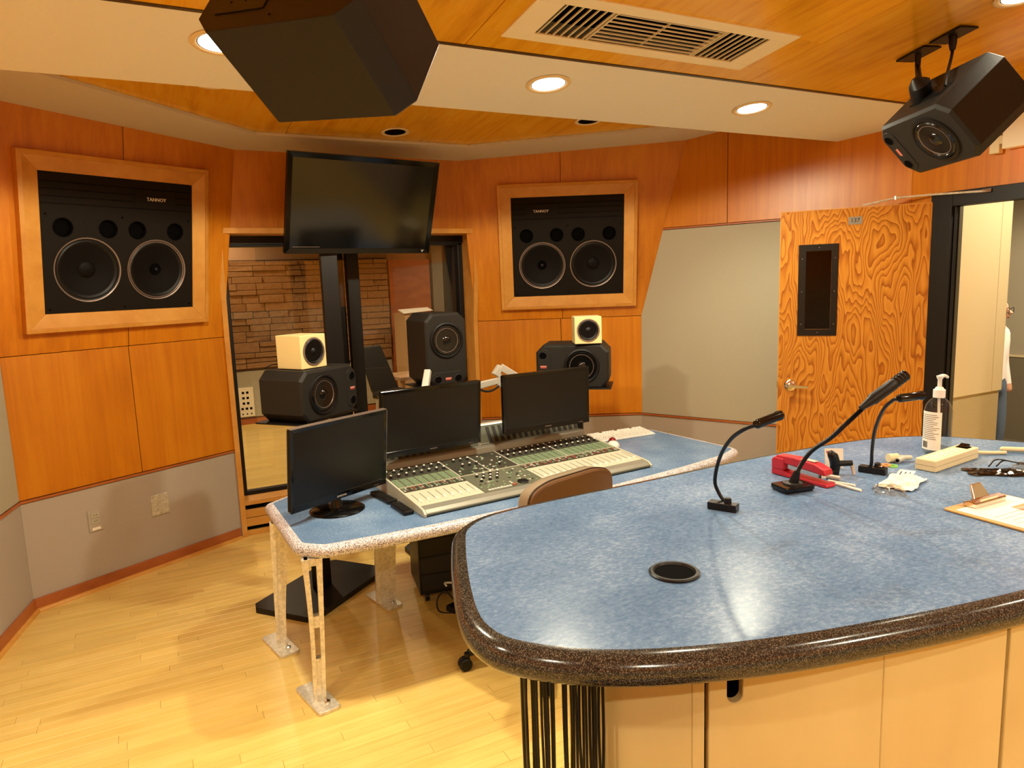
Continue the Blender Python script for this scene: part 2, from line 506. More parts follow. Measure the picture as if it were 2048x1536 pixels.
def wall_object(name, W, zones, left=None, right=None):
    """backing slab, then panels standing 8 mm proud with 3 mm open joints
    zones: (z0, z1, part name, material, [joint positions], proud)"""
    def lim(z):
        a = meet(W, left, z) if left else 0.0
        b = meet(W, right, z) if right else W.len
        return a, b
    mb = MB()
    for z0, z1 in ((0.0, FOLD), (FOLD, 2.95)):
        W.slab(mb, lim(z0), lim(z1), z0, z1, -0.10, -0.004)
    root = struct(mb.build(name, 'hole'))
    for z0, z1, pn, mat, joints, proud in zones:
        if z0 < FOLD - 0.01 and z1 > FOLD + 0.01:
            # one sheet over the fold of its neighbour: follow the corner with a bent edge
            m = MB(); n0 = len(m.v)
            for q0, q1 in ((z0 + 0.0016, FOLD), (FOLD, z1 - 0.0016)):
                W.slab(m, lim(q0), lim(q1), q0, q1, -0.0035, proud)
            m.build(pn, mat, root)
            continue
        a0, b0 = lim(z0); a1, b1 = lim(z1)
        js = [None] + list(joints) + [None]
        for i in range(len(js) - 1):
            l0 = a0 if js[i] is None else js[i] + 0.0016
            l1 = a1 if js[i] is None else js[i] + 0.0016
            r0 = b0 if js[i + 1] is None else js[i + 1] - 0.0016
            r1 = b1 if js[i + 1] is None else js[i + 1] - 0.0016
            m = MB(); W.slab(m, (l0, r0), (l1, r1), z0 + 0.0016, z1 - 0.0016, -0.0035, proud)
            m.build(pn, mat, root, bevel=0.0012, seg=1)
    return root, lim

def base_object(name, W, s0, s1):
    m = MB(); W.slab(m, (s0, s1), (s0, s1), 0.0, 0.07, 0.0, 0.014)
    o = struct(m.build(name, 'rail_wood', bevel=0.003))
    m = MB()
    prof = [(0.014, 0.0)] + [(0.014 + 0.017 * math.cos(a), 0.017 * math.sin(a)) for a in [k * PI / 12 for k in range(7)]]
    n = len(prof)
    vs_ = [W.at(s0, z, q) for q, z in prof] + [W.at(s1, z, q) for q, z in prof]
    m.add(vs_, [tuple(range(n)), tuple(range(2 * n - 1, n - 1, -1))] + [(i, (i + 1) % n, n + (i + 1) % n, n + i) for i in range(n)])
    m.build('shoe_moulding', 'trim_wood', o)
    return o

wood_top = lambda j: (FOLD, ZT, 'panel', 'wall_wood', j, 0.0)
wall_left, _ = wall_object('wall_left', W1, [
    (0.0, RAIL - 0.008, 'fabric_panel', 'fabric', [], 0.0),
    (RAIL - 0.008, RAIL + 0.008, 'rail', 'rail_wood', [], 0.008),
    (RAIL + 0.008, FOLD, 'panel', 'wall_wood', [0.635], 0.0),
    (FOLD, ZT, 'panel', 'wall_wood', [0.64], 0.0)], W0, WC)
base_object('baseboard_left', W1, 0.0, W1.len - 0.02)

wall_side, _ = wall_object('wall_side', W0, [
    (0.0, RAIL - 0.008, 'fabric_panel', 'fabric', [], 0.0),
    (RAIL - 0.008, RAIL + 0.008, 'rail', 'rail_wood', [], 0.008),
    (RAIL + 0.008, 1.34, 'fabric_panel', 'fabric_light', [], 0.0),
    (1.34, 2.95, 'panel', 'wall_wood', [2.2, 3.4, 4.6, 5.8], 0.0)], None, W1)
base_object('baseboard_side', W0, 0.0, W0.len)

wall_front_right, _ = wall_object('wall_right', W2, [
    (0.0, RAIL - 0.008, 'fabric_panel', 'fabric', [], 0.0),
    (RAIL - 0.008, RAIL + 0.008, 'rail', 'rail_wood', [], 0.008),
    (RAIL + 0.008, FOLD, 'panel', 'wall_wood', [0.64], 0.0),
    (FOLD, ZT, 'panel', 'wall_wood', [0.655], 0.0)], WC, W3)
base_object('baseboard_right', W2, 0.02, W2.len)

wall_alcove, _ = wall_object('wall_alcove', W3, [
    (0.0, RAIL - 0.008, 'fabric_panel', 'fabric', [], 0.0),
    (RAIL - 0.008, RAIL + 0.008, 'rail', 'rail_wood', [], 0.008),
    (RAIL + 0.008, 1.957, 'fabric_panel', 'fabric_light', [], 0.0),
    (1.957, 1.971, 'rail', 'rail_wood', [], 0.008),
    (1.971, 2.95, 'panel', 'wall_wood', [0.648], 0.0)], W2, W4)
base_object('baseboard_alcove', W3, 0.0, W3.len)

# wall with the doorway (u = 4.06): opening s 0.25..1.07, head 1.955
m = MB()
OP0, OP1, OPZ = 0.25, 1.07, 1.955
for a, b, z0, z1 in ((0, OP0, -0.3, 2.95), (OP1, W4.len, 0, 2.95), (OP0, OP1, OPZ, 2.95)):
    W4.slab(m, (a, b), (a, b), z0, z1, -0.055, -0.004)
wall_door = struct(m.build('wall_doorway', 'hole'))
for a, b, z0, z1, mat, pn in ((0, 1.2, 2.037, 2.95, 'wall_wood', 'panel'), (1.203, 2.4, 1.971, 2.95, 'wall_wood', 'panel'), (2.403, 3.6, 1.971, 2.95, 'wall_wood', 'panel'), (3.603, W4.len, 1.971, 2.95, 'wall_wood', 'panel'),
                              (0, 0.128, 0.598, 2.036, 'wall_wood', 'panel'), (1.2, W4.len, 0.598, 1.957, 'fabric_light', 'fabric_panel'), (1.2, W4.len, 0.0, 0.582, 'fabric', 'fabric_panel'), (0, 0.128, 0, 0.582, 'fabric', 'fabric_panel'),
                              (1.2, W4.len, 0.582, 0.598, 'rail_wood', 'rail'), (1.2, W4.len, 1.957, 1.971, 'rail_wood', 'rail')):
    mm = MB(); W4.slab(mm, (a, b), (a, b), z0 + 0.001, z1 - 0.001, -0.0035, 0.0)
    mm.build(pn, mat, wall_door, bevel=0.001, seg=1)
# black steel door frame
fr = MB()
W4.slab(fr, (0.13, OP0), (0.13, OP0), 0, 2.037, -0.05, 0.018)
fo = struct(fr.build('trim_1', 'door_frame', bevel=0.004))
for a, b, z0, z1, o0, o1, mat in ((OP0, OP1, 1.955, 2.037, -0.05, 0.018, 'door_frame'), (OP1, 1.19, 0, 2.037, -0.05, 0.018, 'door_frame'),
                                  (OP0, OP0 + 0.012, 0, 1.955, -0.025, -0.005, 'door_frame'), (OP0 - 0.03, OP0 + 0.003, -0.3, 2.0, -0.090, -0.056, 'door_frame2')):
    mm = MB(); W4.slab(mm, (a, b), (a, b), z0, z1, o0, o1)
    mm.build('frame_piece', mat, fo, bevel=0.003)

# back wall, never in view but it bounces the light and shows in the screens
m = MB().box(-2.2, 4.2, -2.7, -2.6, 0, 3.1)
wb = struct(m.build('wall_back', 'fabric_light'))
MB().box(-2.1, 4.05, -2.6, -2.594, 1.3, 3.05).build('panel', 'wall_wood', wb)

# ---- centre section with the studio window
m = MB()
h = ZT - FOLD
zt0 = 2.0
a0, b0 = meet(WC, W1, zt0), meet(WC, W2, zt0)
a1, b1 = meet(WC, W1, 2.95), meet(WC, W2, 2.95)
WC.slab(m, (a0 - 0.02, b0 + 0.02), (a1 - 0.02, b1 + 0.02), zt0, 2.95, -0.16, -0.004)
wall_front = struct(m.build('wall_front', 'hole'))
mm = MB(); WC.slab(mm, (a0, b0), (meet(WC, W1, ZT), meet(WC, W2, ZT)), zt0, ZT, -0.0035, 0.0)
mm.build('panel', 'wall_wood', wall_front)

win = struct(MB().box(0.44, 2.156, 5.0, 5.05, 0.225, 0.265).build('window_1', 'black'))   # bottom rail of the black frame
for x0, x1, z0, z1, nm in ((0.44, 0.478, 0.26, 1.99, 'frame_stile'), (1.265, 1.352, 0.26, 1.93, 'mullion'), (2.118, 2.156, 0.26, 1.99, 'frame_stile'), (0.44, 2.156, 1.915, 1.99, 'frame_head')):
    MB().box(x0, x1, 4.985, 5.06, z0, z1).build(nm, 'black', win, bevel=0.004)
MB().box(2.05, 2.12, 5.06, 5.14, 0.26, 1.92).build('frame_stile', 'black', win)
MB().box(1.20, 1.262, 5.07, 5.12, 0.26, 1.92).build('mullion', 'black', win)
MB().box(0.478, 1.265, 5.02, 5.026, 0.265, 1.915).build('pane', 'glass', win)
MB().box(1.352, 2.118, 5.02, 5.026, 0.265, 1.915).build('pane', 'glass', win)
# wooden casing: jambs lean with the wall above the fold
cas = MB()
def jamb(mb, u0, u1, dv=0.022):
    for z0, z1 in ((0.0, FOLD), (FOLD, 2.0)):
        f0 = 4.849 - 0.12 * max(0, z0 - FOLD) - dv; f1 = 4.849 - 0.12 * max(0, z1 - FOLD) - dv
        mb.hexa([(u0, f0, z0), (u1, f0, z0), (u1, 5.06, z0), (u0, 5.06, z0)], [(u0, f1, z1), (u1, f1, z1), (u1, 5.06, z1), (u0, 5.06, z1)])
jamb(cas, 0.408, 0.440)
casing = struct(cas.build('trim_2', 'trim_wood'))
m = MB(); jamb(m, 2.156, 2.188); m.build('jamb', 'trim_wood', casing)
f0 = 4.849 - 0.12 * (1.99 - FOLD) - 0.022
MB().hexa([(0.408, f0, 1.985), (2.188, f0, 1.985), (2.188, 5.06, 1.985), (0.408, 5.06, 1.985)], [(0.408, f0 - 0.004, 2.018), (2.188, f0 - 0.004, 2.018), (2.188, 5.06, 2.018), (0.408, 5.06, 2.018)]).build('casing_head', 'trim_wood', casing)
MB().box(0.441, 2.155, 4.97, 5.04, 1.93, 1.984).build('shade_roll', 'black', casing)
# slotted wooden plinth below the glass
pl = struct(MB().box(0.44, 2.156, 4.875, 5.05, 0.0, 0.225).build('trim_3', 'hole'))
for z0, z1 in ((0.0, 0.034), (0.062, 0.118), (0.122, 0.176), (0.208, 0.228)):
    MB().box(0.441, 2.155, 4.852, 4.877, z0, z1).build('plinth_board', 'trim_wood', pl, bevel=0.003)
MB().box(0.441, 2.155, 4.852, 4.99, 0.226, 0.24).build('sill', 'trim_wood', pl, bevel=0.003)

# ---- floor: strip boards along u
fl = struct(MB().box(-2.2, 4.2, -2.7, 5.0, -0.03, -0.009).build('floor', 'mortar'))
BW = 0.0572
mesh_cache = {}
def board_mesh(L):
    k = round(L, 2)
    if k not in mesh_cache:
        me = bpy.data.meshes.new('floor_board')
        x, y = k / 2 - 0.0004, BW / 2 - 0.00035
        e = 0.0007
        vs_ = [(-x, -y, -0.009), (x, -y, -0.009), (x, y, -0.009), (-x, y, -0.009), (-x, -y, -e), (x, -y, -e), (x, y, -e), (-x, y, -e),
               (-x + e, -y + e, 0), (x - e, -y + e, 0), (x - e, y - e, 0), (-x + e, y - e, 0)]
        me.from_pydata(vs_, [], [(0, 1, 5, 4), (1, 2, 6, 5), (2, 3, 7, 6), (3, 0, 4, 7), (4, 5, 9, 8), (5, 6, 10, 9), (6, 7, 11, 10), (7, 4, 8, 11), (8, 9, 10, 11)])
        me.materials.append(M['floor_wood'])
        mesh_cache[k] = me
    return mesh_cache[k]
rb = random.Random(3)
boards = []
row = 0
v = -2.6
while v < 4.9:
    u = -2.1 - rb.random() * 0.9
    while u < 4.2:
        L = rb.choice([0.45, 0.6, 0.75, 0.9, 1.05, 1.2, 1.35])
        boards.append((u, v, L)); u += L
    v += BW
def board_rank(b):
    """how large the board shows: boards of the open floor at left and under the desk come first"""
    c = b[0] + b[2] / 2
    vis = -1.3 < c < 1.5 and 1.15 < b[1] < 4.85 and c < 0.2 + 0.75 * (b[1] - 0.6) and c > -1.45 + 0.12 * b[1]
    return (0 if vis else 1, math.hypot(c, b[1]))
boards.sort(key=board_rank)
for i, (u, v, L) in enumerate(boards[:300]):
    o = bpy.data.objects.new('floor_board', board_mesh(L)); COL.objects.link(o)
    o.parent = fl; o.location = (u + L / 2, v + BW / 2, 0)
m = MB()
for u, v, L in boards[300:]:
    x0, x1, y0, y1 = u + 0.0004, u + L - 0.0004, v + 0.0004, v + BW - 0.0004
    m.add([(x0, y0, 0), (x1, y0, 0), (x1, y1, 0), (x0, y1, 0), (x0, y0, -0.009), (x1, y0, -0.009), (x1, y1, -0.009), (x0, y1, -0.009)],
          [(0, 1, 2, 3), (0, 4, 5, 1), (1, 5, 6, 2), (2, 6, 7, 3), (3, 7, 4, 0)])
o = m.build('floor_boards', 'floor_wood', fl); o['kind'] = 'stuff'

# ---- ceilings
# tan soffit following the front walls
IN = [(-0.80, 2.2), (-0.447, 3.652), (0.644, 4.396), (1.975, 4.396), (3.11, 3.75), (3.62, 2.75)]
OUT = [(-1.9, 2.2), (-1.15, 4.5), (0.3, 5.1), (2.3, 5.1), (3.75, 4.6), (4.5, 2.75)]
m = MB()
for i in range(5):
    q = [IN[i], IN[i + 1], OUT[i + 1], OUT[i]]
    m.hexa([(a, b, zs(b)) for a, b in q], [(a, b, zs(b) + 0.017) for a, b in q])
struct(m.build('trim_4', 'soffit'))
# far wooden ceiling, recessed above the beam
ce = struct(MB().hexa([(-2.1, 2.7, zs(2.7) + 0.034), (4.3, 2.7, zs(2.7) + 0.034), (4.3, 5.1, zs(5.1) + 0.034), (-2.1, 5.1, zs(5.1) + 0.034)],
                      [(-2.1, 2.7, 2.95), (4.3, 2.7, 2.95), (4.3, 5.1, 2.95), (-2.1, 5.1, 2.95)]).build('ceiling', 'hole'))
us = [-1.6, -0.38, 0.81, 2.0, 3.2, 4.3]
for i in range(5):
    a, b = us[i] + 0.0016, us[i + 1] - 0.0016
    MB().hexa([(a, 2.8, zs(2.8) + 0.018), (b, 2.8, zs(2.8) + 0.018), (b, 5.0, zs(5.0) + 0.018), (a, 5.0, zs(5.0) + 0.018)],
              [(a, 2.8, zs(2.8) + 0.033), (b, 2.8, zs(2.8) + 0.033), (b, 5.0, zs(5.0) + 0.033), (a, 5.0, zs(5.0) + 0.033)]).build('panel', 'ceil_wood', ce, bevel=0.001, seg=1)
# plaster beam
struct(MB().prism([(2.47, zp(2.47)), (3.065, 2.41), (3.065, 2.9), (2.47, 2.9)], -2.2, 4.06, 'x').build('trim_5', 'plaster'))
# near wooden ceiling
VE0, VE1, VEU0, VEU1 = 2.03, 2.352, 1.203, 2.345       # air grille opening
cn = struct(MB().hexa([(-2.2, -2.7, zn(-2.7) + 0.2), (4.2, -2.7, zn(-2.7) + 0.2), (4.2, 2.47, zn(2.47) + 0.2), (-2.2, 2.47, zn(2.47) + 0.2)],
                      [(-2.2, -2.7, 3.4), (4.2, -2.7, 3.4), (4.2, 2.47, 3.4), (-2.2, 2.47, 3.4)]).build('ceiling_near', 'hole'))
def ceil_panel(a, b, v0, v1):
    MB().hexa([(a, v0, zn(v0)), (b, v0, zn(v0)), (b, v1, zn(v1)), (a, v1, zn(v1))], [(a, v0, zn(v0) + 0.016), (b, v0, zn(v0) + 0.016), (b, v1, zn(v1) + 0.016), (a, v1, zn(v1) + 0.016)]).build('panel', 'ceil_wood', cn, bevel=0.001, seg=1)
g = 0.0016
for a, b in ((-1.67 + g, -0.28 - g), (-0.28 + g, 1.11 - g), (2.50 + g, 3.89 - g), (-2.2, -1.67 - g), (3.89 + g, 4.06)):
    ceil_panel(a, b, 0.03 + g, 2.455)
    ceil_panel(a, b, -2.6, 0.03 - g)
ceil_panel(1.11 + g, 2.50 - g, -2.6, 0.03 - g)
ceil_panel(1.11 + g, 2.50 - g, 0.03 + g, VE0 + 0.03)
ceil_panel(1.11 + g, 2.50 - g, VE1 - 0.03, 2.455)
ceil_panel(1.11 + g, VEU0 + 0.03, VE0 + 0.03, VE1 - 0.03)
ceil_panel(VEU1 - 0.03, 2.50 - g, VE0 + 0.03, VE1 - 0.03)
MB().hexa([(-2.2, 2.455, zn(2.455) - 0.003), (4.06, 2.455, zn(2.455) - 0.003), (4.06, 2.471, zn(2.471) - 0.003), (-2.2, 2.471, zn(2.471) - 0.003)],
          [(-2.2, 2.455, zn(2.455) + 0.02), (4.06, 2.455, zn(2.455) + 0.02), (4.06, 2.471, zn(2.471) + 0.02), (-2.2, 2.471, zn(2.471) + 0.02)]).build('edge_strip', 'leather_dark', cn)

# ---- air grille in the near ceiling
ang_n = math.atan(0.11)
vc = (VE0 + VE1) / 2
vg = thing('air_grille', 'cream metal air grille with black slots in the wooden ceiling', 'air vent', ((VEU0 + VEU1) / 2, vc, zn(vc)))
vg.rotation_euler = (-ang_n, 0, 0)
hu, hv = (VEU1 - VEU0) / 2, (VE1 - VE0) / 2 / math.cos(ang_n)
fw, fh = 0.105, 0.055
m = MB()
for x0, x1, y0, y1 in ((-hu, hu, -hv, -hv + fh), (-hu, hu, hv - fh, hv), (-hu, -hu + fw, -hv + fh, hv - fh), (hu - fw, hu, -hv + fh, hv - fh)):
    m.box(x0, x1, y0, y1, -0.006, 0.002)
m.build('frame', 'vent', vg, bevel=0.002)
MB().box(-hu + 0.05, hu - 0.05, -hv + 0.03, hv - 0.03, 0.06, 0.075).build('duct_backing', 'hole', vg)
sx0, sx1 = -hu + fw, hu - fw
sy0, sy1 = -hv + fh, hv - fh
third = (sx1 - sx0) * 0.235
for k in range(7):                       # slats across at both ends, along in the middle
    for x0, s in ((sx0, 1), (sx1 - third, -1)):
        x = x0 + third * (k + 0.5) / 7
        MB().hexa([(x - 0.002, sy0, -0.002), (x + 0.002, sy0, -0.002), (x + 0.002, sy1, -0.002), (x - 0.002, sy1, -0.002)],
                  [(x - 0.0015, sy0, 0.004), (x + 0.0015, sy0, 0.004), (x + 0.0015, sy1, 0.004), (x - 0.0015, sy1, 0.004)]).build('slat', 'vent', vg)
for k in range(8):
    y = sy0 + (sy1 - sy0) * (k + 0.5) / 8
    MB().hexa([(sx0 + third, y - 0.0015, -0.002), (sx1 - third, y - 0.0015, -0.002), (sx1 - third, y + 0.0015, -0.002), (sx0 + third, y + 0.0015, -0.002)],
              [(sx0 + third, y - 0.0015, 0.003), (sx1 - third, y - 0.0015, 0.003), (sx1 - third, y + 0.0015, 0.003), (sx0 + third, y + 0.0015, 0.003)]).build('slat', 'vent', vg)
for x in (sx0 + third, sx1 - third, (sx0 + sx1) / 2):
    MB().box(x - 0.002, x + 0.002, sy0, sy1, -0.003 if x != (sx0 + sx1) / 2 else 0.006, 0.013).build('divider', 'vent', vg)

# ---- recessed ceiling lights
def downlight(u, v, z, slope, label, on=True, power=1.0, r=0.075, cone=178, blend=0.1):
    t = thing('ceiling_light', label, 'ceiling light', (u, v, z), 0, 'recessed ceiling lights')
    t.rotation_euler = (-math.atan(slope), 0, 0)
    MB().lathe([(r, -0.001), (r + 0.020, -0.001), (r + 0.022, -0.004), (r + 0.018, -0.007), (r + 0.004, -0.007), (r, -0.004), (r, -0.001)], 40, cap=False).build('trim_ring', 'lamp_trim', t, smooth=True)
    if on:
        MB().lathe([(0.0001, -0.0035), (r - 0.004, -0.0035), (r - 0.004, -0.001), (0.0001, -0.001)], 40, cap=False).build('lens', 'lamp_on', t)
        MB().lathe([(r - 0.004, -0.0032), (r, -0.0032), (r, -0.0015), (r - 0.004, -0.0015)], 40, cap=False).build('baffle', 'black', t)
        ld = bpy.data.lights.new('lamp', 'SPOT')
        ld.energy = LAMP_W * power; ld.color = WARM; ld.spot_size = math.radians(cone); ld.spot_blend = blend; ld.shadow_soft_size = 0.05
        lo = bpy.data.objects.new('lamp', ld); COL.objects.link(lo)
        lo.parent = t; lo.location = (0, 0, -0.02)
    else:
        MB().lathe([(0.0001, -0.002), (r, -0.002), (r, -0.001), (0.0001, -0.001)], 40, cap=False).build('lens', 'hole', t)
    return t
sl_p = (2.478 - 2.41) / 0.595
downlight(0.30, 2.66, zp(2.66), sl_p, 'lit recessed light in the plaster beam, partly behind the big hanging loudspeaker', power=1.5)
downlight(1.60, 2.70, zp(2.70), sl_p, 'lit recessed light in the plaster beam, below the air grille', power=1.5)
downlight(2.80, 2.72, zp(2.72), sl_p, 'lit recessed light in the plaster beam, nearest the door side', power=1.0, cone=150, blend=0.5)
downlight(1.425, 4.235, zs(4.235) + 0.018, 0.1, 'dark unlit recessed light in the wooden ceiling above the television', False, r=0.064)
downlight(0.36, 3.70, zs(3.70) + 0.018, 0.1, 'dark unlit recessed light half hidden by the beam, left of the hanging loudspeaker', False, r=0.064)
downlight(2.52, 3.78, zs(3.78) + 0.018, 0.1, 'dark unlit recessed light half hidden by the beam, above the right wall loudspeaker', False, r=0.064)
for i, (u, v, pw, cone) in enumerate(((2.90, 1.53, 0.35, 110), (1.58, 1.60, 0.45, 110), (-0.85, 1.50, 1.3, 100), (-0.9, 0.1, 1.0, 140), (1.9, 0.1, 0.6, 130), (3.3, 0.1, 0.7, 140), (0.0, -1.5, 2.5, 166), (2.4, -1.5, 2.5, 166))):
    downlight(u, v, zn(v), 0.11, ['lit recessed light at the top right corner, in the wooden ceiling', 'lit recessed light in the wooden ceiling overhead, out of view'][min(i, 1)], power=pw, cone=cone, blend=0.5)

# ---- studio seen through the window
sf = struct(MB().box(-1.6, 5.6, 5.06, 9.3, -0.03, -0.002).build('floor_studio', 'mortar'))
k = 0
for j in range(30):
    v0 = 5.2 + j * 0.13
    x = -0.6 - 0.45 * (j % 3)
    while x < 4.6:
        L = rb.choice([0.9, 1.2, 1.5])
        MB().box(x + 0.0006, x + L - 0.0006, v0 + 0.0006, v0 + 0.1294, -0.002, 0.0).build('floor_board', 'floor_wood', sf)
        x += L
ws = struct(MB().box(-1.6, 5.6, 9.12, 9.3, 0, 2.7).build('wall_studio', 'studio_wall'))
MB().box(-0.2, 2.83, 9.07, 9.12, 0.69, 2.0).build('stone_backing', 'mortar', ws)
rs = random.Random(11)
z = 0.69
while z < 1.985:
    hh = rs.choice([0.06, 0.08, 0.10, 0.13, 0.16])
    hh = min(hh, 2.0 - z)
    x = -0.1 + rs.random() * 0.2
    while x < 2.82:
        L = min(rs.uniform(0.16, 0.5), 2.83 - x)
        rows_ = [(z, hh)] if (hh < 0.12 or rs.random() < 0.5) else [(z, hh * 0.52), (z + hh * 0.52, hh * 0.48)]
        for z_, h_ in rows_:
          d = rs.uniform(0.01, 0.05)
          q = [rs.uniform(-0.008, 0.008) for _ in range(4)]
          MB().hexa([(x + 0.003, 9.07, z_ + 0.003), (x + 0.003, 9.07 - d + q[0], z_ + 0.003), (x + L - 0.003, 9.07 - d + q[1], z_ + 0.003), (x + L - 0.003, 9.07, z_ + 0.003)],
                  [(x + 0.003, 9.07, z_ + h_ - 0.003), (x + 0.003, 9.07 - d + q[2], z_ + h_ - 0.003), (x + L - 0.003, 9.07 - d + q[3], z_ + h_ - 0.003), (x + L - 0.003, 9.07, z_ + h_ - 0.003)]).build('stone', 'stone', ws, bevel=0.004, seg=1)
        x += L
    z += hh
MB().box(-1.6, 2.83, 9.08, 9.12, 0.0, 0.07).build('skirting', 'rail_wood', ws)
MB().box(-0.2, 2.83, 9.085, 9.12, 0.09, 0.66).build('fabric_panel', 'fabric_light', ws)
MB().box(2.85, 3.42, 9.05, 9.12, 0.05, 1.97).build('panel', 'rail_wood', ws)
MB().box(3.44, 3.60, 9.0, 9.12, 0.0, 2.6).build('column', 'hall_dark', ws)
for i in range(4):
    MB().box(3.62 + i * 0.13, 3.74 + i * 0.13, 9.02, 9.12, 1.2, 2.6).build('panel', 'hall_grey', ws)
MB().box(3.60, 4.2, 8.99, 9.12, 0.0, 1.18).build('panel', 'studio_wall', ws)
struct(MB().box(-1.7, -1.6, 5.06, 9.3, 0, 2.7).build('wall_studio_left', 'studio_wall'))
struct(MB().box(5.5, 5.6, 5.06, 9.3, 0, 2.7).build('wall_studio_right', 'studio_wall'))
struct(MB().box(-1.7, 5.6, 5.06, 9.3, 2.7, 2.8).build('ceiling_studio', 'plaster'))
for uu, vv, pw, lb in ((0.55, 8.6, 50, 'unseen studio spot added to graze the stone wall'), (2.0, 7.2, 70, 'unseen light added above the middle of the studio'), (0.6, 6.6, 80, 'unseen light added in the studio near the window'), (3.8, 7.8, 60, 'unseen light added at the far right corner of the studio')):
    t = thing('studio_fill_light', lb, 'ceiling light', (uu, vv, 2.7))  # unseen lamps added so the studio behind the glass is lit
    MB().lathe([(0.09, 0), (0.09, -0.01), (0.07, -0.012), (0.06, -0.004), (0.001, -0.004)], 24, cap=False).build('trim_ring', 'lamp_trim', t, smooth=True)
    ld = bpy.data.lights.new('lamp', 'SPOT'); ld.energy = pw; ld.color = (1.0, 0.78, 0.52); ld.spot_size = math.radians(140); ld.spot_blend = 0.6; ld.shadow_soft_size = 0.05
    lo = bpy.data.objects.new('lamp', ld); COL.objects.link(lo); lo.parent = t; lo.location = (0, 0, -0.03)

# ---- hallway behind the open door (its floor lies lower)
struct(MB().box(4.12, 8.6, -1.5, 7.0, -0.33, -0.3).build('floor_hall', 'hall_dark'))
hw = struct(MB().box(4.152, 4.66, 2.462, 2.60, -0.3, 2.6).build('wall_hall', 'hall_tex'))
MB().box(4.152, 4.558, 2.45, 2.462, 0.853, 2.6).build('panel', 'hall_wall', hw, bevel=0.001, seg=1)
MB().box(4.561, 4.662, 2.45, 2.462, 0.853, 2.6).build('panel', 'hall_wall', hw, bevel=0.001, seg=1)
MB().box(4.6602, 4.666, 2.45, 2.60, 0.853, 2.6).build('panel', 'hall_wall', hw)
struct(MB().box(4.53, 4.66, 2.60, 7.0, -0.3, 2.6).build('wall_hall_corner', 'hall_wall'))
hf = struct(MB().box(8.4, 8.5, -1.5, 7.0, -0.3, 2.6).build('wall_hall_far', 'hall_grey'))
MB().box(8.385, 8.4, -1.5, 7.0, -0.3, 0.62).build('wainscot', 'hall_dark', hf)
MB().box(8.375, 8.4, -1.5, 7.0, 0.62, 0.64).build('rail', 'hall_wall', hf)
struct(MB().box(4.12, 8.6, -1.6, -1.5, -0.3, 2.6).build('wall_hall_end', 'hall_wall'))
struct(MB().box(4.12, 8.6, -1.6, 7.0, 2.6, 2.7).build('ceiling_hall', 'plaster'))
for uu, vv, pw, lb in ((4.75, 1.5, 130, 'unseen hall light added just outside the doorway'), (6.6, 2.7, 300, 'unseen hall light added above the standing person')):
    t = thing('hall_fill_light', lb, 'ceiling light', (uu, vv, 2.6))  # out-of-view lamps added to brighten the hall and its far wall
    MB().lathe([(0.12, 0), (0.12, -0.02), (0.1, -0.03), (0.001, -0.03)], 24, cap=False).build('diffuser', 'lamp_on', t, smooth=True)
    ld = bpy.data.lights.new('lamp', 'SPOT'); ld.energy = pw; ld.color = (1.0, 0.86, 0.62); ld.spot_size = math.radians(174); ld.spot_blend = 0.3; ld.shadow_soft_size = 0.1
    lo = bpy.data.objects.new('lamp', ld); COL.objects.link(lo); lo.parent = t; lo.location = (0, 0, -0.05)
# ------------------------------------------------------------------ loudspeakers built into the walls
def driver(mb_ring, x, y, z, R, parent, plug, flip=1):
    """big cone driver: rim, surround, cone, centre"""
    MB().lathe([(R - 0.004, z - 0.002), (R, z + 0.001), (R + 0.003, z + 0.001), (R + 0.006, z - 0.003)], 48, c=(x, y, 0), cap=False).build('rim', 'ring', parent, smooth=True)
    if plug:
        MB().lathe([(R - 0.013, z - 0.003), (R - 0.010, z - 0.0005), (R - 0.009, z - 0.0005), (R - 0.007, z - 0.003)], 48, c=(x, y, 0), cap=False).build('inner_rim', 'ring', parent, smooth=True)
    MB().lathe([(R - 0.002, z - 0.001), (R - 0.010, z - 0.004), (R - 0.018, z + 0.0), (R - 0.030, z - 0.006)], 48, c=(x, y, 0), cap=False).build('surround', 'rubber', parent, smooth=True)
    MB().lathe([(R - 0.028, z - 0.006), (R * 0.55, z - 0.014), (R * 0.24, z - 0.023), (0.001, z - 0.023)], 48, c=(x, y, 0), cap=False).build('cone', 'cone', parent, smooth=True)
    if plug:
        p = MB().lathe([(0.034, z - 0.023), (0.030, z - 0.016), (0.022, z - 0.019), (0.001, z - 0.019)], 24, c=(x, y, 0), cap=False).build('horn_throat', 'hole', parent, smooth=True)
        MB().lathe([(0.012, z - 0.019), (0.010, z - 0.009), (0.001, z - 0.007)], 16, c=(x, y, 0), cap=False).build('phase_plug', 'rubber', p, smooth=True)
    else:
        MB().lathe([(R * 0.27, z - 0.021), (R * 0.24, z - 0.016), (R * 0.15, z - 0.012), (0.001, z - 0.010)], 32, c=(x, y, 0), cap=False).build('dust_cap', 'cone', parent, smooth=True)

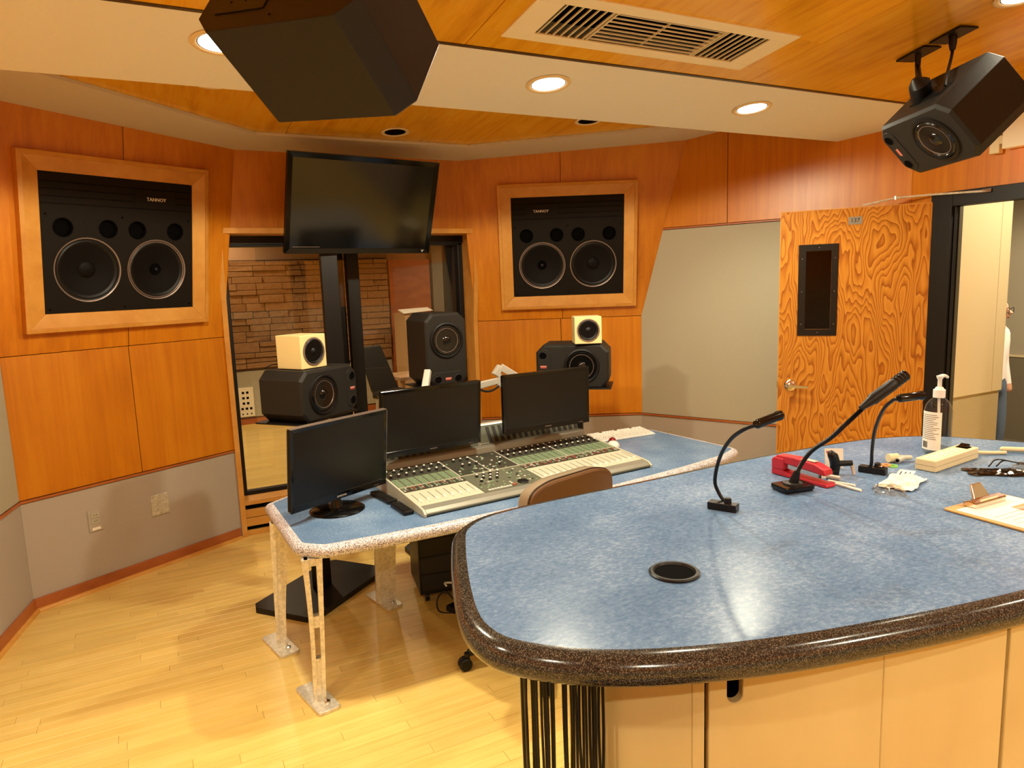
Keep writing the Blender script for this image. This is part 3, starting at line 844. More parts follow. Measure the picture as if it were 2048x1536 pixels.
def wall_speaker(W, s, z, mirror, label):
    o = W.at(s, z); up = Vector((W.n.x * W.lean, W.n.y * W.lean, 1)).normalized(); x = Vector((W.d.x, W.d.y, 0)); out = x.cross(up)
    t = thing('wall_loudspeaker', label, 'loudspeaker', (0, 0, 0), 0, 'loudspeakers built into the front walls')
    t.matrix_world = Matrix(((x.x, up.x, out.x, o[0]), (x.y, up.y, out.y, o[1]), (x.z, up.z, out.z, o[2]), (0, 0, 0, 1)))
    hw, hh, iw, ih = 0.4985, 0.4505, 0.404, 0.356
    a = 0.022
    # mitred maple frame: outer lip and sloping casing, four pieces each
    cor = lambda w, h: [(-w, -h), (w, -h), (w, h), (-w, h)]
    A, B, Cc = cor(hw, hh), cor(hw - a, hh - a), cor(iw, ih)
    for i in range(4):
        j = (i + 1) % 4
        MB().hexa([A[i] + (0.0,), A[j] + (0.0,), B[j] + (0.0,), B[i] + (0.0,)], [A[i] + (0.048,), A[j] + (0.048,), B[j] + (0.052,), B[i] + (0.052,)]).build('lip', 'trim_wood', t, bevel=0.002)
        MB().hexa([B[i] + (0.0,), B[j] + (0.0,), Cc[j] + (0.0,), Cc[i] + (0.0,)], [B[i] + (0.047,), B[j] + (0.047,), Cc[j] + (0.033,), Cc[i] + (0.033,)]).build('casing', 'trim_wood', t, bevel=0.0012, seg=1)
    MB().box(-iw, iw, -ih, ih, 0.0, 0.004).build('backing', 'hole', t)
    zf = 0.029
    # baffle with real holes: built as a grid of strips round the openings would hide them, so ports and cones sit in shallow wells
    MB().box(-iw + 0.001, iw - 0.001, -ih + 0.001, ih - 0.001, 0.004, zf - 0.024).build('well', 'hole', t)
    fx = lambda f: (f - 0.5) * 2 * iw * mirror
    holes = [(fx(q), (0.5 - 0.38) * 2 * ih, 0.0455) for q in (0.13, 0.40, 0.593, 0.87)] + [(fx(0.265), (0.5 - 0.685) * 2 * ih, 0.166), (fx(0.727), (0.5 - 0.685) * 2 * ih, 0.166)]
    bm = bmesh.new()
    outer = [bm.verts.new((x_, y_, zf)) for x_, y_ in cor(iw - 0.0015, ih - 0.0015)]
    edges = [bm.edges.new((outer[i], outer[(i + 1) % 4])) for i in range(4)]
    for hx, hy, r in holes:
        n = 40
        ring = [bm.verts.new((hx + r * math.cos(2 * PI * k / n), hy + r * math.sin(2 * PI * k / n), zf)) for k in range(n)]
        edges += [bm.edges.new((ring[k], ring[(k + 1) % n])) for k in range(n)]
    bmesh.ops.triangle_fill(bm, edges=edges, use_beauty=True)
    for f in bm.faces:
        if f.normal.z < 0: f.normal_flip()
    me = bpy.data.meshes.new('baffle'); bm.to_mesh(me); bm.free(); me.materials.append(M['cab_panel'])
    ob = bpy.data.objects.new('baffle', me); COL.objects.link(ob); ob.parent = t
    sd = ob.modifiers.new('solid', 'SOLIDIFY'); sd.thickness = 0.008
    for hx, hy, r in holes[:4]:
        MB().lathe([(r + 0.004, zf + 0.0008), (r, zf + 0.0008), (r - 0.004, zf - 0.006), (r - 0.006, zf - 0.022), (0.001, zf - 0.022)], 32, c=(hx, hy, 0), cap=False).build('port', 'hole', t, smooth=True)
    for k, (hx, hy, r) in enumerate(holes[4:]):
        driver(None, hx, hy, zf, r, t, k == 0)
    for q in (0.065, 0.115, 0.165, 0.215):
        yy = (0.5 - q) * 2 * ih
        MB().box(-iw + 0.004, iw - 0.004, yy - 0.0014, yy + 0.0014, zf, zf + 0.0006).build('groove', 'hole', t)
    y0, y1 = (0.5 - 0.215) * 2 * ih, (0.5 - 0.068) * 2 * ih
    xs = sorted((fx(0.135), fx(0.415)))
    pl = MB().box(xs[0], xs[1], y0 + 0.003, y1, zf, zf + 0.003).build('name_plate', 'cab_panel', t, bevel=0.002)
    pl['label'] = 'dark name plate with pale lettering'
    text_mesh('lettering', 'TANNOY', 0.026, 'badge_white', pl, face_mtx((fx(0.265), (0.5 - 0.14) * 2 * ih, zf + 0.0036), (1, 0, 0), (0, 1, 0)))
    for sx in (-0.94, 0.0, 0.94):
        for sy in (0.42, -0.94):
            MB().lathe([(0.0055, zf), (0.0055, zf + 0.002), (0.0001, zf + 0.0026)], 8, c=(sx * iw, sy * ih + 0.0, 0), cap=False).build('screw', 'hole', t)
    return t
wall_speaker(W1, 0.608, 1.8995, -1, 'black double-cone loudspeaker in a maple frame on the left wall')
wall_speaker(W2, 0.700, 1.8695, 1, 'black double-cone loudspeaker in a maple frame, right of the television')

# ------------------------------------------------------------------ near-field loudspeakers with chamfered corners
LG, SH, DP, CH = 0.42, 0.257, 0.272, 0.044
def octo(w, h, c):
    return [(-w / 2 + c, -h / 2), (w / 2 - c, -h / 2), (w / 2, -h / 2 + c), (w / 2, h / 2 - c), (w / 2 - c, h / 2), (-w / 2 + c, h / 2), (-w / 2, h / 2 - c), (-w / 2, -h / 2 + c)]
def monitor_speaker(label, roll, base, group='black chamfered loudspeakers', back_detail=False, cone_mat='gloss_cone'):
    """roll turns the upright cabinet about its front axis; base lifts it to stand on z=0"""
    t = thing('studio_loudspeaker', label, 'loudspeaker', group=group)
    xf = Matrix.Translation((0, 0, base)) @ Matrix.Rotation(roll, 4, 'Y')
    m = MB(xf)
    e = 0.012
    O = octo(SH, LG, CH); I = octo(SH - 2 * e, LG - 2 * e, CH - 0.4 * e)
    n = 8
    vs_ = [(x, 0.0, z) for x, z in I] + [(x, e, z) for x, z in O] + [(x, DP, z) for x, z in O]
    fs_ = [tuple(range(n))] + [(n * r + i, n * r + (i + 1) % n, n * (r + 1) + (i + 1) % n, n * (r + 1) + i) for r in (0, 1) for i in range(n)] + [tuple(range(3 * n - 1, 2 * n - 1, -1))]
    m.add(vs_, fs_)
    m.build('cabinet', 'cab', t, bevel=0.002)
    cz = 0.13 * LG
    R = 0.104
    pz = -0.41 * LG
    # raised driver ring, rubber surround and shiny cone standing in a shallow dish
    MB(xf).lathe([(R, 0.001), (R - 0.002, -0.006), (R - 0.010, -0.009), (R - 0.016, -0.007), (R - 0.019, -0.001)], 40, 'y', (0, 0, cz), False).build('rim', 'rubber', t, smooth=True)
    MB(xf).lathe([(R - 0.017, -0.004), (R - 0.022, -0.010), (R - 0.030, -0.0095), (R - 0.034, -0.004)], 40, 'y', (0, 0, cz), False).build('surround', 'gloss_cone', t, smooth=True)
    MB(xf).lathe([(R - 0.0335, -0.004), (R - 0.0345, -0.0065), (R - 0.0365, -0.0065), (R - 0.0375, -0.004)], 40, 'y', (0, 0, cz), False).build('trim_ring', 'ring', t, smooth=True)
    MB(xf).lathe([(R - 0.034, -0.004), (0.030, -0.0012), (0.001, -0.0008)], 40, 'y', (0, 0, cz), False).build('cone', cone_mat, t, smooth=True)
    MB(xf).lathe([(0.028, -0.001), (0.022, -0.008), (0.010, -0.012), (0.001, -0.013)], 24, 'y', (0, 0, cz), False).build('dust_cap', cone_mat, t, smooth=True)
    # port panel
    w, h = 0.20, 0.072
    m = MB(xf); P = [(-w / 2 + 0.03, -h / 2), (w / 2 - 0.03, -h / 2), (w / 2, -h / 2 + 0.03), (w / 2, h / 2 - 0.02), (w / 2 - 0.02, h / 2), (-w / 2 + 0.02, h / 2), (-w / 2, h / 2 - 0.02), (-w / 2, -h / 2 + 0.03)]
    m.prism([(x, z + pz + 0.010) for x, z in P], -0.003, 0.002, 'y')
    pp = m.build('port_panel', 'cab', t, bevel=0.002)
    for s in (-1, 1):
        MB(xf).lathe([(0.024, -0.0031), (0.022, -0.0045), (0.019, -0.0036)], 24, 'y', (s * 0.064, 0, pz + 0.004), False).build('port_rim', 'rubber', pp, smooth=True)
        MB(xf).lathe([(0.0205, -0.0034), (0.0001, -0.0034)], 24, 'y', (s * 0.064, 0, pz + 0.004), False).build('port', 'hole', pp)
    bz = pz + 0.006
    rot = roll
    bd = MB(Matrix.Translation((0, 0, base)) @ Matrix.Rotation(roll, 4, 'Y') @ Matrix.Translation((0, -0.0031, bz)) @ Matrix.Rotation(-roll, 4, 'Y')).box(-0.017, 0.017, -0.0008, 0.0, -0.008, 0.008).build('badge', 'badge_red', pp)
    q = Matrix.Translation((0, 0, base)) @ Matrix.Rotation(roll, 4, 'Y') @ Vector((0, -0.0042, bz))
    text_mesh('lettering', 'TANNOY', 0.0095, 'badge_white', bd, face_mtx((q.x, q.y, q.z + 0.002), (1, 0, 0), (0, 0, 1)), 0.0002)
    if back_detail:
        y = DP
        pn = MB(xf).box(-0.08, 0.08, y, y + 0.003, -0.165, -0.03).build('back_panel', 'black', t, bevel=0.001)
        MB(xf).box(-0.016, 0.016, y + 0.003, y + 0.005, -0.09, -0.03).build('power_socket', 'hole', pn)
        for a, b in ((0.05, -0.09), (0.05, -0.13), (-0.05, -0.13), (-0.05, -0.09), (-0.105, 0.0), (0.105, 0.0)):
            MB(xf).lathe([(0.003, y + 0.003), (0.001, y + 0.0045)], 8, 'y', (a, 0, b), True).build('screw', 'hole', pn)
    return t

def place(t, loc, rz):
    t.location = loc; t.rotation_euler = (0, 0, rz); return t
rd = math.radians
place(monitor_speaker('black loudspeaker lying on its side under the cream cube, left of the desk', -PI / 2, SH / 2), (0.781, 3.567, 0.9705), rd(36.4))
place(monitor_speaker('black loudspeaker standing upright in front of the studio window', 0, LG / 2), (1.487, 3.72, 1.0435), rd(3.7))
place(monitor_speaker('black loudspeaker lying on its side behind the right desk monitor', PI / 2, SH / 2), (2.264, 3.625, 0.9624), rd(-38)).scale = (1.06,) * 3

def hung(t, pos, R, x_long):
    """pose fitted pose: columns of R = cabinet x, cabinet up, out of the front"""
    r = Matrix(R)
    B = Matrix(((1, 0, 0), (0, 0, 1), (0, -1, 0)))
    m = (r @ B).to_4x4(); m.translation = Vector(pos)
    t.matrix_world = m
    return t
s_ = LG / 0.45
def towards(p): return tuple(Vector((0, 0, 1.62)) + (Vector(p) - Vector((0, 0, 1.62))) * s_)
RH = ((0.61722, -0.39522, -0.68032), (-0.29033, -0.91806, 0.26993), (-0.73126, 0.03091, -0.68139))
RC = ((-0.62349, 0.46955, 0.62513), (0.77815, 0.29523, 0.55436), (0.07575, 0.83208, -0.54945))
hr = hung(monitor_speaker('black loudspeaker hung from the ceiling at the right, cone facing the room', 0, 0.0, 'ceiling loudspeakers'), towards((2.942, 1.897, 2.136)), RH, False)
hc = hung(monitor_speaker('big nearby black loudspeaker hung from the ceiling, seen from behind and below', -PI / 2, 0.0, 'ceiling loudspeakers', True), towards((0.531, 1.873, 2.148)), RC, True)

# ceiling brackets, bolted to their cabinets
def bracket(sp, local, plates):
    mw = sp.matrix_world
    a = mw @ Vector(local[0]); b = mw @ Vector(local[1])
    nrm = (mw.to_3x3() @ Vector(local[2])).normalized()
    ax = (b - a).normalized(); sd = ax.cross(nrm)
    m = MB(); w = 0.03
    q = [a - sd * w, b - sd * w, b + sd * w, a + sd * w]
    m.hexa([tuple(p + nrm * 0.001) for p in q], [tuple(p + nrm * 0.007) for p in q])
    t = m.build('bracket', 'black', None)
    t.parent = sp; t.matrix_parent_inverse = mw.inverted()
    t['label'] = 'black swivel bracket with ceiling plates'
    hub = a.lerp(b, 0.45) + nrm * 0.06
    MB().tube([a.lerp(b, 0.25) + nrm * 0.005, hub, hub + nrm * 0.03], [0.04, 0.038, 0.012], 12).build('swivel_joint', 'black', t, smooth=True)
    for k, (pu, pv, src) in enumerate(plates):
        z = zn(pv) - 0.003
        m = MB(Matrix.Translation((pu, pv, z)) @ Matrix.Rotation(-ang_n, 4, 'X') @ Matrix.Rotation(rd(-12), 4, 'Z'))
        m.box(-0.045, 0.045, -0.075, 0.075, -0.008, 0.0)
        m.build('ceiling_plate', 'black', t, bevel=0.002)
        s = hub if src == 0 else b + nrm * 0.01
        top = Vector((pu, pv, z - 0.006))
        if src == 0:
            mid = Vector((top.x, top.y, top.z - 0.05))
            MB().tube([top, mid, s], [0.012, 0.011, 0.013], 12).build('rod', 'black', t, smooth=True)
        else:
            mid = top + Vector((0, 0, -0.055))
            MB().tube([top, top + Vector((0, 0, -0.03)), mid], [0.015, 0.015, 0.010], 12).build('cable_gland', 'black', t, smooth=True)
            MB().tube(bez(mid, mid + Vector((0, 0, -0.04)), s + Vector((0, 0, 0.04)), s), 0.006, 8).build('cable', 'black', t, smooth=True)
    return t
bpy.context.view_layer.update()
bracket(hr, ((-SH / 2, 0.11, -0.06), (-SH / 2, 0.11, 0.12), (-1, 0, 0)), [(3.02, 2.0, 0), (2.98, 1.83, 1)])
bracket(hc, ((0.06, 0.15, SH / 2), (-0.08, 0.15, SH / 2), (0, 0, 1)), [(0.36, 1.55, 0), (0.30, 1.38, 1)])

# ------------------------------------------------------------------ small cream cube loudspeakers
def cube_speaker(label, s, loc, rz, dep):
    t = thing('cube_loudspeaker', label, 'loudspeaker', loc, rz, 'cream cube loudspeakers')
    MB().box(-s / 2, s / 2, 0, dep, 0.003, s + 0.003).build('box', 'cream_box', t, bevel=0.004)
    MB().box(-s / 2 + 0.01, s / 2 - 0.01, 0.01, dep - 0.01, 0, 0.0031).build('foot_pad', 'black', t)
    R = s * 0.42; c = (0, 0, s / 2 + 0.003)
    MB().lathe([(R, 0.0), (R, -0.004), (R - 0.008, -0.005), (R - 0.010, -0.001)], 36, 'y', c, False).build('rim', 'ring', t, smooth=True)
    MB().lathe([(R - 0.008, -0.002), (R - 0.014, -0.006), (R - 0.022, -0.002)], 36, 'y', c, False).build('surround', 'rubber', t, smooth=True)
    MB().lathe([(R - 0.021, -0.0025), (0.018, -0.0008), (0.001, -0.0006)], 36, 'y', c, False).build('cone', 'cone', t, smooth=True)
    MB().lathe([(0.018, -0.001), (0.012, -0.006), (0.001, -0.008)], 20, 'y', c, False).build('dust_cap', 'rubber', t, smooth=True)
    for k in range(4):
        a = PI / 4 + k * PI / 2
        MB().lathe([(0.003, -0.0045), (0.001, -0.006)], 8, 'y', (c[0] + (R - 0.004) * math.cos(a), 0, c[2] + (R - 0.004) * math.sin(a))).build('screw', 'black', t)
    return t
cl = cube_speaker('cream cube loudspeaker on top of the left black loudspeaker', 0.168, (0.712, 3.575, 0.9705 + SH), rd(32), 0.175)
MB().tube(bez((-0.06, 0.176, 0.02), (-0.07, 0.23, 0.03), (-0.09, 0.25, 0.01), (-0.11, 0.24, 0.004)), 0.003, 6).build('cable', 'black', cl)
cube_speaker('cream cube loudspeaker on top of the right black loudspeaker', 0.164, (2.337, 3.55, 0.9624 + SH * 1.06), rd(-26), 0.165)

# ------------------------------------------------------------------ speaker stands
def stand(label, loc, rz, ztop, plate, base):
    t = thing('speaker_stand', label, 'speaker stand', (loc[0], loc[1], 0), rz, 'black loudspeaker stands')
    MB().box(-plate[0] / 2, plate[0] / 2, -plate[1] / 2, plate[1] / 2, ztop - 0.008, ztop).build('top_plate', 'black', t, bevel=0.002)
    MB().box(-0.045, 0.045, -0.03, 0.03, 0.03, ztop - 0.008).build('pole', 'black', t, bevel=0.004)
    b = base
    MB().prism([(-b[0] / 2 + 0.04, -b[1] / 2), (b[0] / 2 - 0.04, -b[1] / 2), (b[0] / 2, -b[1] / 2 + 0.04), (b[0] / 2, b[1] / 2 - 0.04), (b[0] / 2 - 0.04, b[1] / 2), (-b[0] / 2 + 0.04, b[1] / 2), (-b[0] / 2, b[1] / 2 - 0.04), (-b[0] / 2, -b[1] / 2 + 0.04)], 0.0, 0.03).build('base_plate', 'black', t, bevel=0.003)
    return t
stand('black stand with a wide base under the left loudspeaker', (0.69, 3.705), rd(40), 0.9705, (0.46, 0.30), (0.66, 0.40))
stand('black stand under the upright loudspeaker by the window', (1.478, 3.86), rd(3.7), 1.0435, (0.30, 0.30), (0.42, 0.40))
stand('black stand under the right loudspeaker lying on its side', (2.36, 3.748), rd(-38), 0.9624, (0.47, 0.30), (0.24, 0.22))

# ------------------------------------------------------------------ television on its stand
tv = thing('television', 'large black television tilted down above the studio window', 'television')
ty, tt = rd(9.4), rd(19.3)
tv.matrix_world = Matrix.Translation((1.25, 4.389, 2.122)) @ Matrix.Rotation(ty, 4, 'Z') @ Matrix.Rotation(tt, 4, 'X')
w, hh = 0.495, 0.2975
bw = 0.032
m = MB()
m.hexa([(-w, 0.0, -hh), (w, 0.0, -hh), (w, 0.02, -hh), (-w, 0.02, -hh)], [(-w, 0.0, hh), (w, 0.0, hh), (w, 0.02, hh), (-w, 0.02, hh)])
m.build('back_rim', 'gloss_black', tv, bevel=0.006)
MB().hexa([(-w + 0.04, 0.02, -hh + 0.03), (w - 0.04, 0.02, -hh + 0.03), (w - 0.12, 0.085, -hh + 0.09), (-w + 0.12, 0.085, -hh + 0.09)],
          [(-w + 0.04, 0.02, hh - 0.03), (w - 0.04, 0.02, hh - 0.03), (w - 0.12, 0.085, hh - 0.09), (-w + 0.12, 0.085, hh - 0.09)]).build('back_shell', 'black', tv)
fr_ = lambda a, b: [(-a, -b), (a, -b), (a, b), (-a, b)]
A, B = fr_(w, hh), fr_(w - bw, hh - bw)
for i in range(4):
    j = (i + 1) % 4
    MB().hexa([(A[i][0], 0.0, A[i][1]), (A[j][0], 0.0, A[j][1]), (B[j][0], 0.0, B[j][1]), (B[i][0], 0.0, B[i][1])],
              [(A[i][0], -0.012, A[i][1]), (A[j][0], -0.012, A[j][1]), (B[j][0], -0.004, B[j][1]), (B[i][0], -0.004, B[i][1])]).build('bezel', 'gloss_black', tv, bevel=0.001, seg=1)
MB().box(-w + bw, w - bw, -0.0025, -0.0005, -hh + bw, hh - bw).build('screen', 'tv_screen', tv)
# silver V mark and small print
m = MB(); lx, lz = w - 0.055, -hh + 0.016
m.prism([(lx - 0.010, lz + 0.008), (lx - 0.005, lz + 0.008), (lx, lz - 0.001), (lx + 0.005, lz + 0.008), (lx + 0.010, lz + 0.008), (lx, lz - 0.009)], -0.0125, -0.0095, 'y')
m.build('emblem', 'silver', tv)
MB().box(-w + 0.05, -w + 0.22, -0.0032, -0.0025, -hh + bw + 0.006, -hh + bw + 0.009).build('small_print', 'ring', tv)

# floor stand carrying it
tin = tv.matrix_world.inverted() @ Matrix.Translation((1.03, 4.45, 0))
pst = MB(tin).box(-0.053, 0.053, 0.03, 0.08, 0.02, 2.2).build('stand_post', 'black', tv, bevel=0.004)
MB(tin).box(-0.1, 0.45, 0.035, 0.06, 2.05, 2.18).build('mount_bar', 'black', tv)
MB(tin).box(-0.28, 0.4, -0.2, 0.24, 0.0, 0.02).build('stand_base', 'black', tv)
# ------------------------------------------------------------------ tables with bullnose edges
def smooth_outline(P, n=6):
    """closed Catmull-Rom through the points"""
    out = []
    N = len(P)
    for i in range(N):
        a, b, c, d = [Vector(P[(i + k - 1) % N]) for k in range(4)]
        for k in range(n):
            t = k / n
            out.append(0.5 * ((2 * b) + (c - a) * t + (2 * a - 5 * b + 4 * c - d) * t * t + (3 * b - a - 3 * c + d) * t ** 3))
    return out
def rounded(P, rad, n=6):
    """closed polygon (counter-clockwise) with rounded corners"""
    out = []
    N = len(P)
    for i in range(N):
        a, b, c = Vector(P[i - 1]), Vector(P[i]), Vector(P[(i + 1) % N])
        r = rad[i]
        d0, d1 = (a - b).normalized(), (c - b).normalized()
        ang = d0.angle(d1)
        if r <= 0 or ang > PI - 0.05:
            out.append(b); continue
        l = min(r / math.tan(ang / 2), (a - b).length * 0.49, (c - b).length * 0.49)
        p0, p1 = b + d0 * l, b + d1 * l
        for k in range(n + 1):
            t = k / n
            out.append(p0 * (1 - t) ** 2 + b * 2 * t * (1 - t) + p1 * t * t)
    return out
def offset_pts(P, d):
    N = len(P); out = []
    for i in range(N):
        t0 = (P[i] - P[i - 1]); t1 = (P[(i + 1) % N] - P[i])
        t0.normalize(); t1.normalize()
        t = (t0 + t1); t.normalize()
        nrm = Vector((t.y, -t.x))            # outward for counter-clockwise
        out.append(P[i] + nrm * d)
    return out
def worktop(parent, P, ztop, thick, inset, topmat, edgemat):
    r = thick / 2
    prof = [(-inset, ztop + 0.0005), (-r, ztop)] + [(-r + r * math.sin(a), ztop - r + r * math.cos(a)) for a in [k * PI / 10 for k in range(1, 10)]] + [(-r, ztop - thick), (-inset - 0.02, ztop - thick)]
    rings = []
    for d, z in prof:
        rings.append([(p.x, p.y, z) for p in offset_pts(P, d)])
    N = len(P); m = MB()
    vs_ = [q for rr in rings for q in rr]
    m.add(vs_, [(i * N + k, i * N + (k + 1) % N, (i + 1) * N + (k + 1) % N, (i + 1) * N + k) for i in range(len(rings) - 1) for k in range(N)])
    m.build('edge_band', edgemat, parent, smooth=True)
    inn = offset_pts(P, -inset + 0.0005)
    m = MB(); m.prism([(p.x, p.y) for p in inn], ztop - thick + 0.002, ztop)
    return m.build('top', topmat, parent)

# ---- mixing desk
DZ = 0.644
desk = thing('mixing_desk', 'blue topped mixing desk with a brightly lit speckled edge and cast metal legs', 'desk', (1.6, 3.1, 0))
off = Vector((1.6, 3.1))
DP_ = [(0.405, 2.70), (0.50, 2.615), (0.75, 2.603), (1.0, 2.60), (1.45, 2.612), (1.9, 2.648), (2.35, 2.71), (2.72, 2.785), (2.905, 2.87), (2.87, 3.30), (2.84, 3.60), (0.62, 3.52), (0.385, 3.34)]
DR = [0.09, 0.10, 0, 0, 0, 0, 0, 0, 0.09, 0, 0.05, 0.05, 0.05]
P = [p - off for p in rounded(DP_, DR)]
worktop(desk, P, DZ, 0.05, 0.038, 'blue', 'edge_lit')
def desk_leg(u, v, rz, flare, slots=True, w0=0.088, w1=0.05, dep=0.022, pad=rd(12), lean=0.02):
    """cast leg: one straight edge, one edge flaring to the top; two open slots; floor pad"""
    zt = DZ - 0.046
    loc = Vector((u - 1.6, v - 3.1, 0))
    X = Matrix.Translation(loc) @ Matrix.Rotation(rz, 4, 'Z')
    def rails(t):                                # outer edges of the leg at height fraction t
        wv = w1 + (w0 - w1) * t ** 2.2
        a, b = -w1 / 2 + lean * t, w1 / 2 + lean * t
        return (a - (wv - w1), b) if flare < 0 else (a, b + (wv - w1))
    N = 14
    m = MB(X)
    Z = lambda t: 0.014 + (zt - 0.014) * t
    for k in range(N):
        t0, t1 = k / N, (k + 1) / N
        for side in (0, 1):
            a0, b0 = rails(t0); a1, b1 = rails(t1)
            r0, r1 = 0.3 * (b0 - a0), 0.3 * (b1 - a1)
            p0, q0 = (a0, a0 + r0) if side == 0 else (b0 - r0, b0)
            p1, q1 = (a1, a1 + r1) if side == 0 else (b1 - r1, b1)
            m.hexa([(p0, -dep, Z(t0)), (q0, -dep, Z(t0)), (q0, dep, Z(t0)), (p0, dep, Z(t0))], [(p1, -dep, Z(t1)), (q1, -dep, Z(t1)), (q1, dep, Z(t1)), (p1, dep, Z(t1))])
    for t0, t1 in (((0.0, 0.30), (0.52, 0.60), (0.95, 1.0)) if slots else ((0.0, 1.0),)):
        n = max(1, int((t1 - t0) * 12))
        for k in range(n):
            s0, s1 = t0 + (t1 - t0) * k / n, t0 + (t1 - t0) * (k + 1) / n
            a0, b0 = rails(s0); a1, b1 = rails(s1)
            a0, b0, a1, b1 = a0 + 0.01, b0 - 0.01, a1 + 0.01, b1 - 0.01
            q = dep * 0.7
            m.hexa([(a0, -q, Z(s0)), (b0, -q, Z(s0)), (b0, q, Z(s0)), (a0, q, Z(s0))], [(a1, -q, Z(s1)), (b1, -q, Z(s1)), (b1, q, Z(s1)), (a1, q, Z(s1))])
    leg = m.build('leg', 'steel', desk, smooth=True)
    Xp = Matrix.Translation(loc) @ Matrix.Rotation(pad, 4, 'Z')
    m = MB(Xp); m.prism([(p.x, p.y) for p in rounded([(-0.046, -0.10), (0.046, -0.10), (0.046, 0.14), (-0.046, 0.14)], [0.02] * 4, 3)], 0.0, 0.014)
    m.build('foot_pad', 'steel', leg, bevel=0.002)
    m = MB(Xp); m.lathe([(0.012, 0.014), (0.012, 0.020), (0.008, 0.023)], 8, c=(0.012, -0.045, 0)); m.build('weld', 'chrome', leg)
desk_leg(0.452, 2.665, rd(-8), -1, True, 0.078, 0.048, lean=0.026)
desk_leg(0.392, 3.185, rd(-8), 1, False, 0.10, 0.044, lean=0.014)
desk_leg(0.945, 3.385, rd(-10), 1, False, 0.13, 0.10)
desk_leg(2.72, 2.95, rd(6), 1)
desk_leg(2.70, 3.42, rd(6), -1, False)

# pale lower table at the end of the desk
sd_ = thing('side_table', 'pale speckled low table tucked beside the right end of the mixing desk', 'table', (2.42, 2.36, 0))
P = [p for p in rounded([(-0.42, -0.24), (0.48, -0.24), (0.48, 0.30), (0.30, 0.31), (-0.30, 0.27), (-0.42, 0.2)], [0.03, 0.03, 0.03, 0, 0, 0.05])]
worktop(sd_, P, 0.586, 0.03, 0.02, 'pale_top', 'pale_top')
for sx, sy in ((-0.36, -0.18), (0.42, -0.18), (0.42, 0.16), (-0.36, 0.12)):
    MB().box(sx - 0.015, sx + 0.015, sy - 0.015, sy + 0.015, 0, 0.556).build('leg', 'black', sd_)

# ---- tall counter in the foreground
CZ = 1.04
ctr = thing('counter', 'large blue topped counter with a dark speckled bullnose edge in the foreground', 'counter', (1.4, 1.1, 0))
co = Vector((1.4, 1.1))
CP = [(0.470, 0.925), (0.60, 0.818), (0.81, 0.731), (1.04, 0.672), (1.305, 0.622), (1.70, 0.575), (2.20, 0.54), (2.75, 0.53), (2.72, 0.95), (2.545, 1.255), (2.42, 1.46), (2.27, 1.555), (2.06, 1.60), (1.66, 1.618), (1.25, 1.605), (0.78, 1.592), (0.62, 1.53), (0.545, 1.40), (0.452, 1.15), (0.43, 1.02)]
P = [p - co for p in smooth_outline(CP, 4)]
top = worktop(ctr, P, CZ, 0.056, 0.034, 'blue', 'edge_dark')
# grommet
gx, gy = 0.873 - 1.4, 1.035 - 1.1
g = MB().lathe([(0.049, CZ), (0.050, CZ + 0.003), (0.047, CZ + 0.0055), (0.042, CZ + 0.0055), (0.039, CZ + 0.001)], 40, c=(gx, gy, 0), cap=False).build('grommet', 'black', ctr, smooth=True)
MB().lathe([(0.0395, CZ + 0.0012), (0.0001, CZ + 0.0011)], 32, c=(gx, gy, 0), cap=False).build('grommet_hole', 'hole', g)
# cabinet under the counter: facing panels follow the curve, open joints between
cab = thing('counter_cabinet', 'pale yellow panelled cabinet under the foreground counter', 'cabinet', (1.4, 1.1, 0))
CH_ = CZ - 0.056
def face_panel(a, b, g0, g1, name='door_panel', notch=None, th=0.018):
    a = Vector(a) - co; b = Vector(b) - co; d = (b - a); L = d.length; d.normalize(); n = Vector((d.y, -d.x))
    X = Matrix(((d.x, n.x, 0, a.x), (d.y, n.y, 0, a.y), (0, 0, 1, 0), (0, 0, 0, 1)))
    z0, z1 = 0.02, CH_ - 0.004
    if notch is None:
        poly = [(g0, z0), (L - g1, z0), (L - g1, z1), (g0, z1)]
    else:
        c, r, dep = notch
        arc = [(c + r * math.cos(t), z1 - dep + r - r * math.sin(t)) for t in [k * PI / 10 for k in range(11)]]
        poly = [(g0, z0), (L - g1, z0), (L - g1, z1), (c + r, z1)] + arc + [(c - r, z1), (g0, z1)]
    m = MB(X); m.prism(poly, -th, 0.0, 'y')
    return m.build(name, 'birch', cab, bevel=0.0015, seg=1)
carc = [Vector(q) - co for q in ((0.86, 1.36), (0.78, 1.22), (0.71, 1.08), (0.71, 0.985), (0.82, 0.895), (1.115, 0.785), (1.39, 0.722), (1.9, 0.665), (2.6, 0.64), (2.6, 0.95), (2.40, 1.32), (2.2, 1.42), (1.0, 1.42))]
MB().prism([(q.x, q.y) for q in carc], 0.0, CH_ - 0.003).build('carcass', 'hole', cab)
face_panel((0.797, 0.862), (1.111, 0.748), 0.005, 0.0004, notch=(0.053, 0.0145, 0.104))
face_panel((1.111, 0.748), (1.386, 0.686), 0.0004, 0.004, 'door_panel')
face_panel((1.386, 0.686), (1.93, 0.625), 0.006, 0.004, 'door_panel')
face_panel((1.93, 0.625), (2.62, 0.60), 0.004, 0.004, 'door_panel')
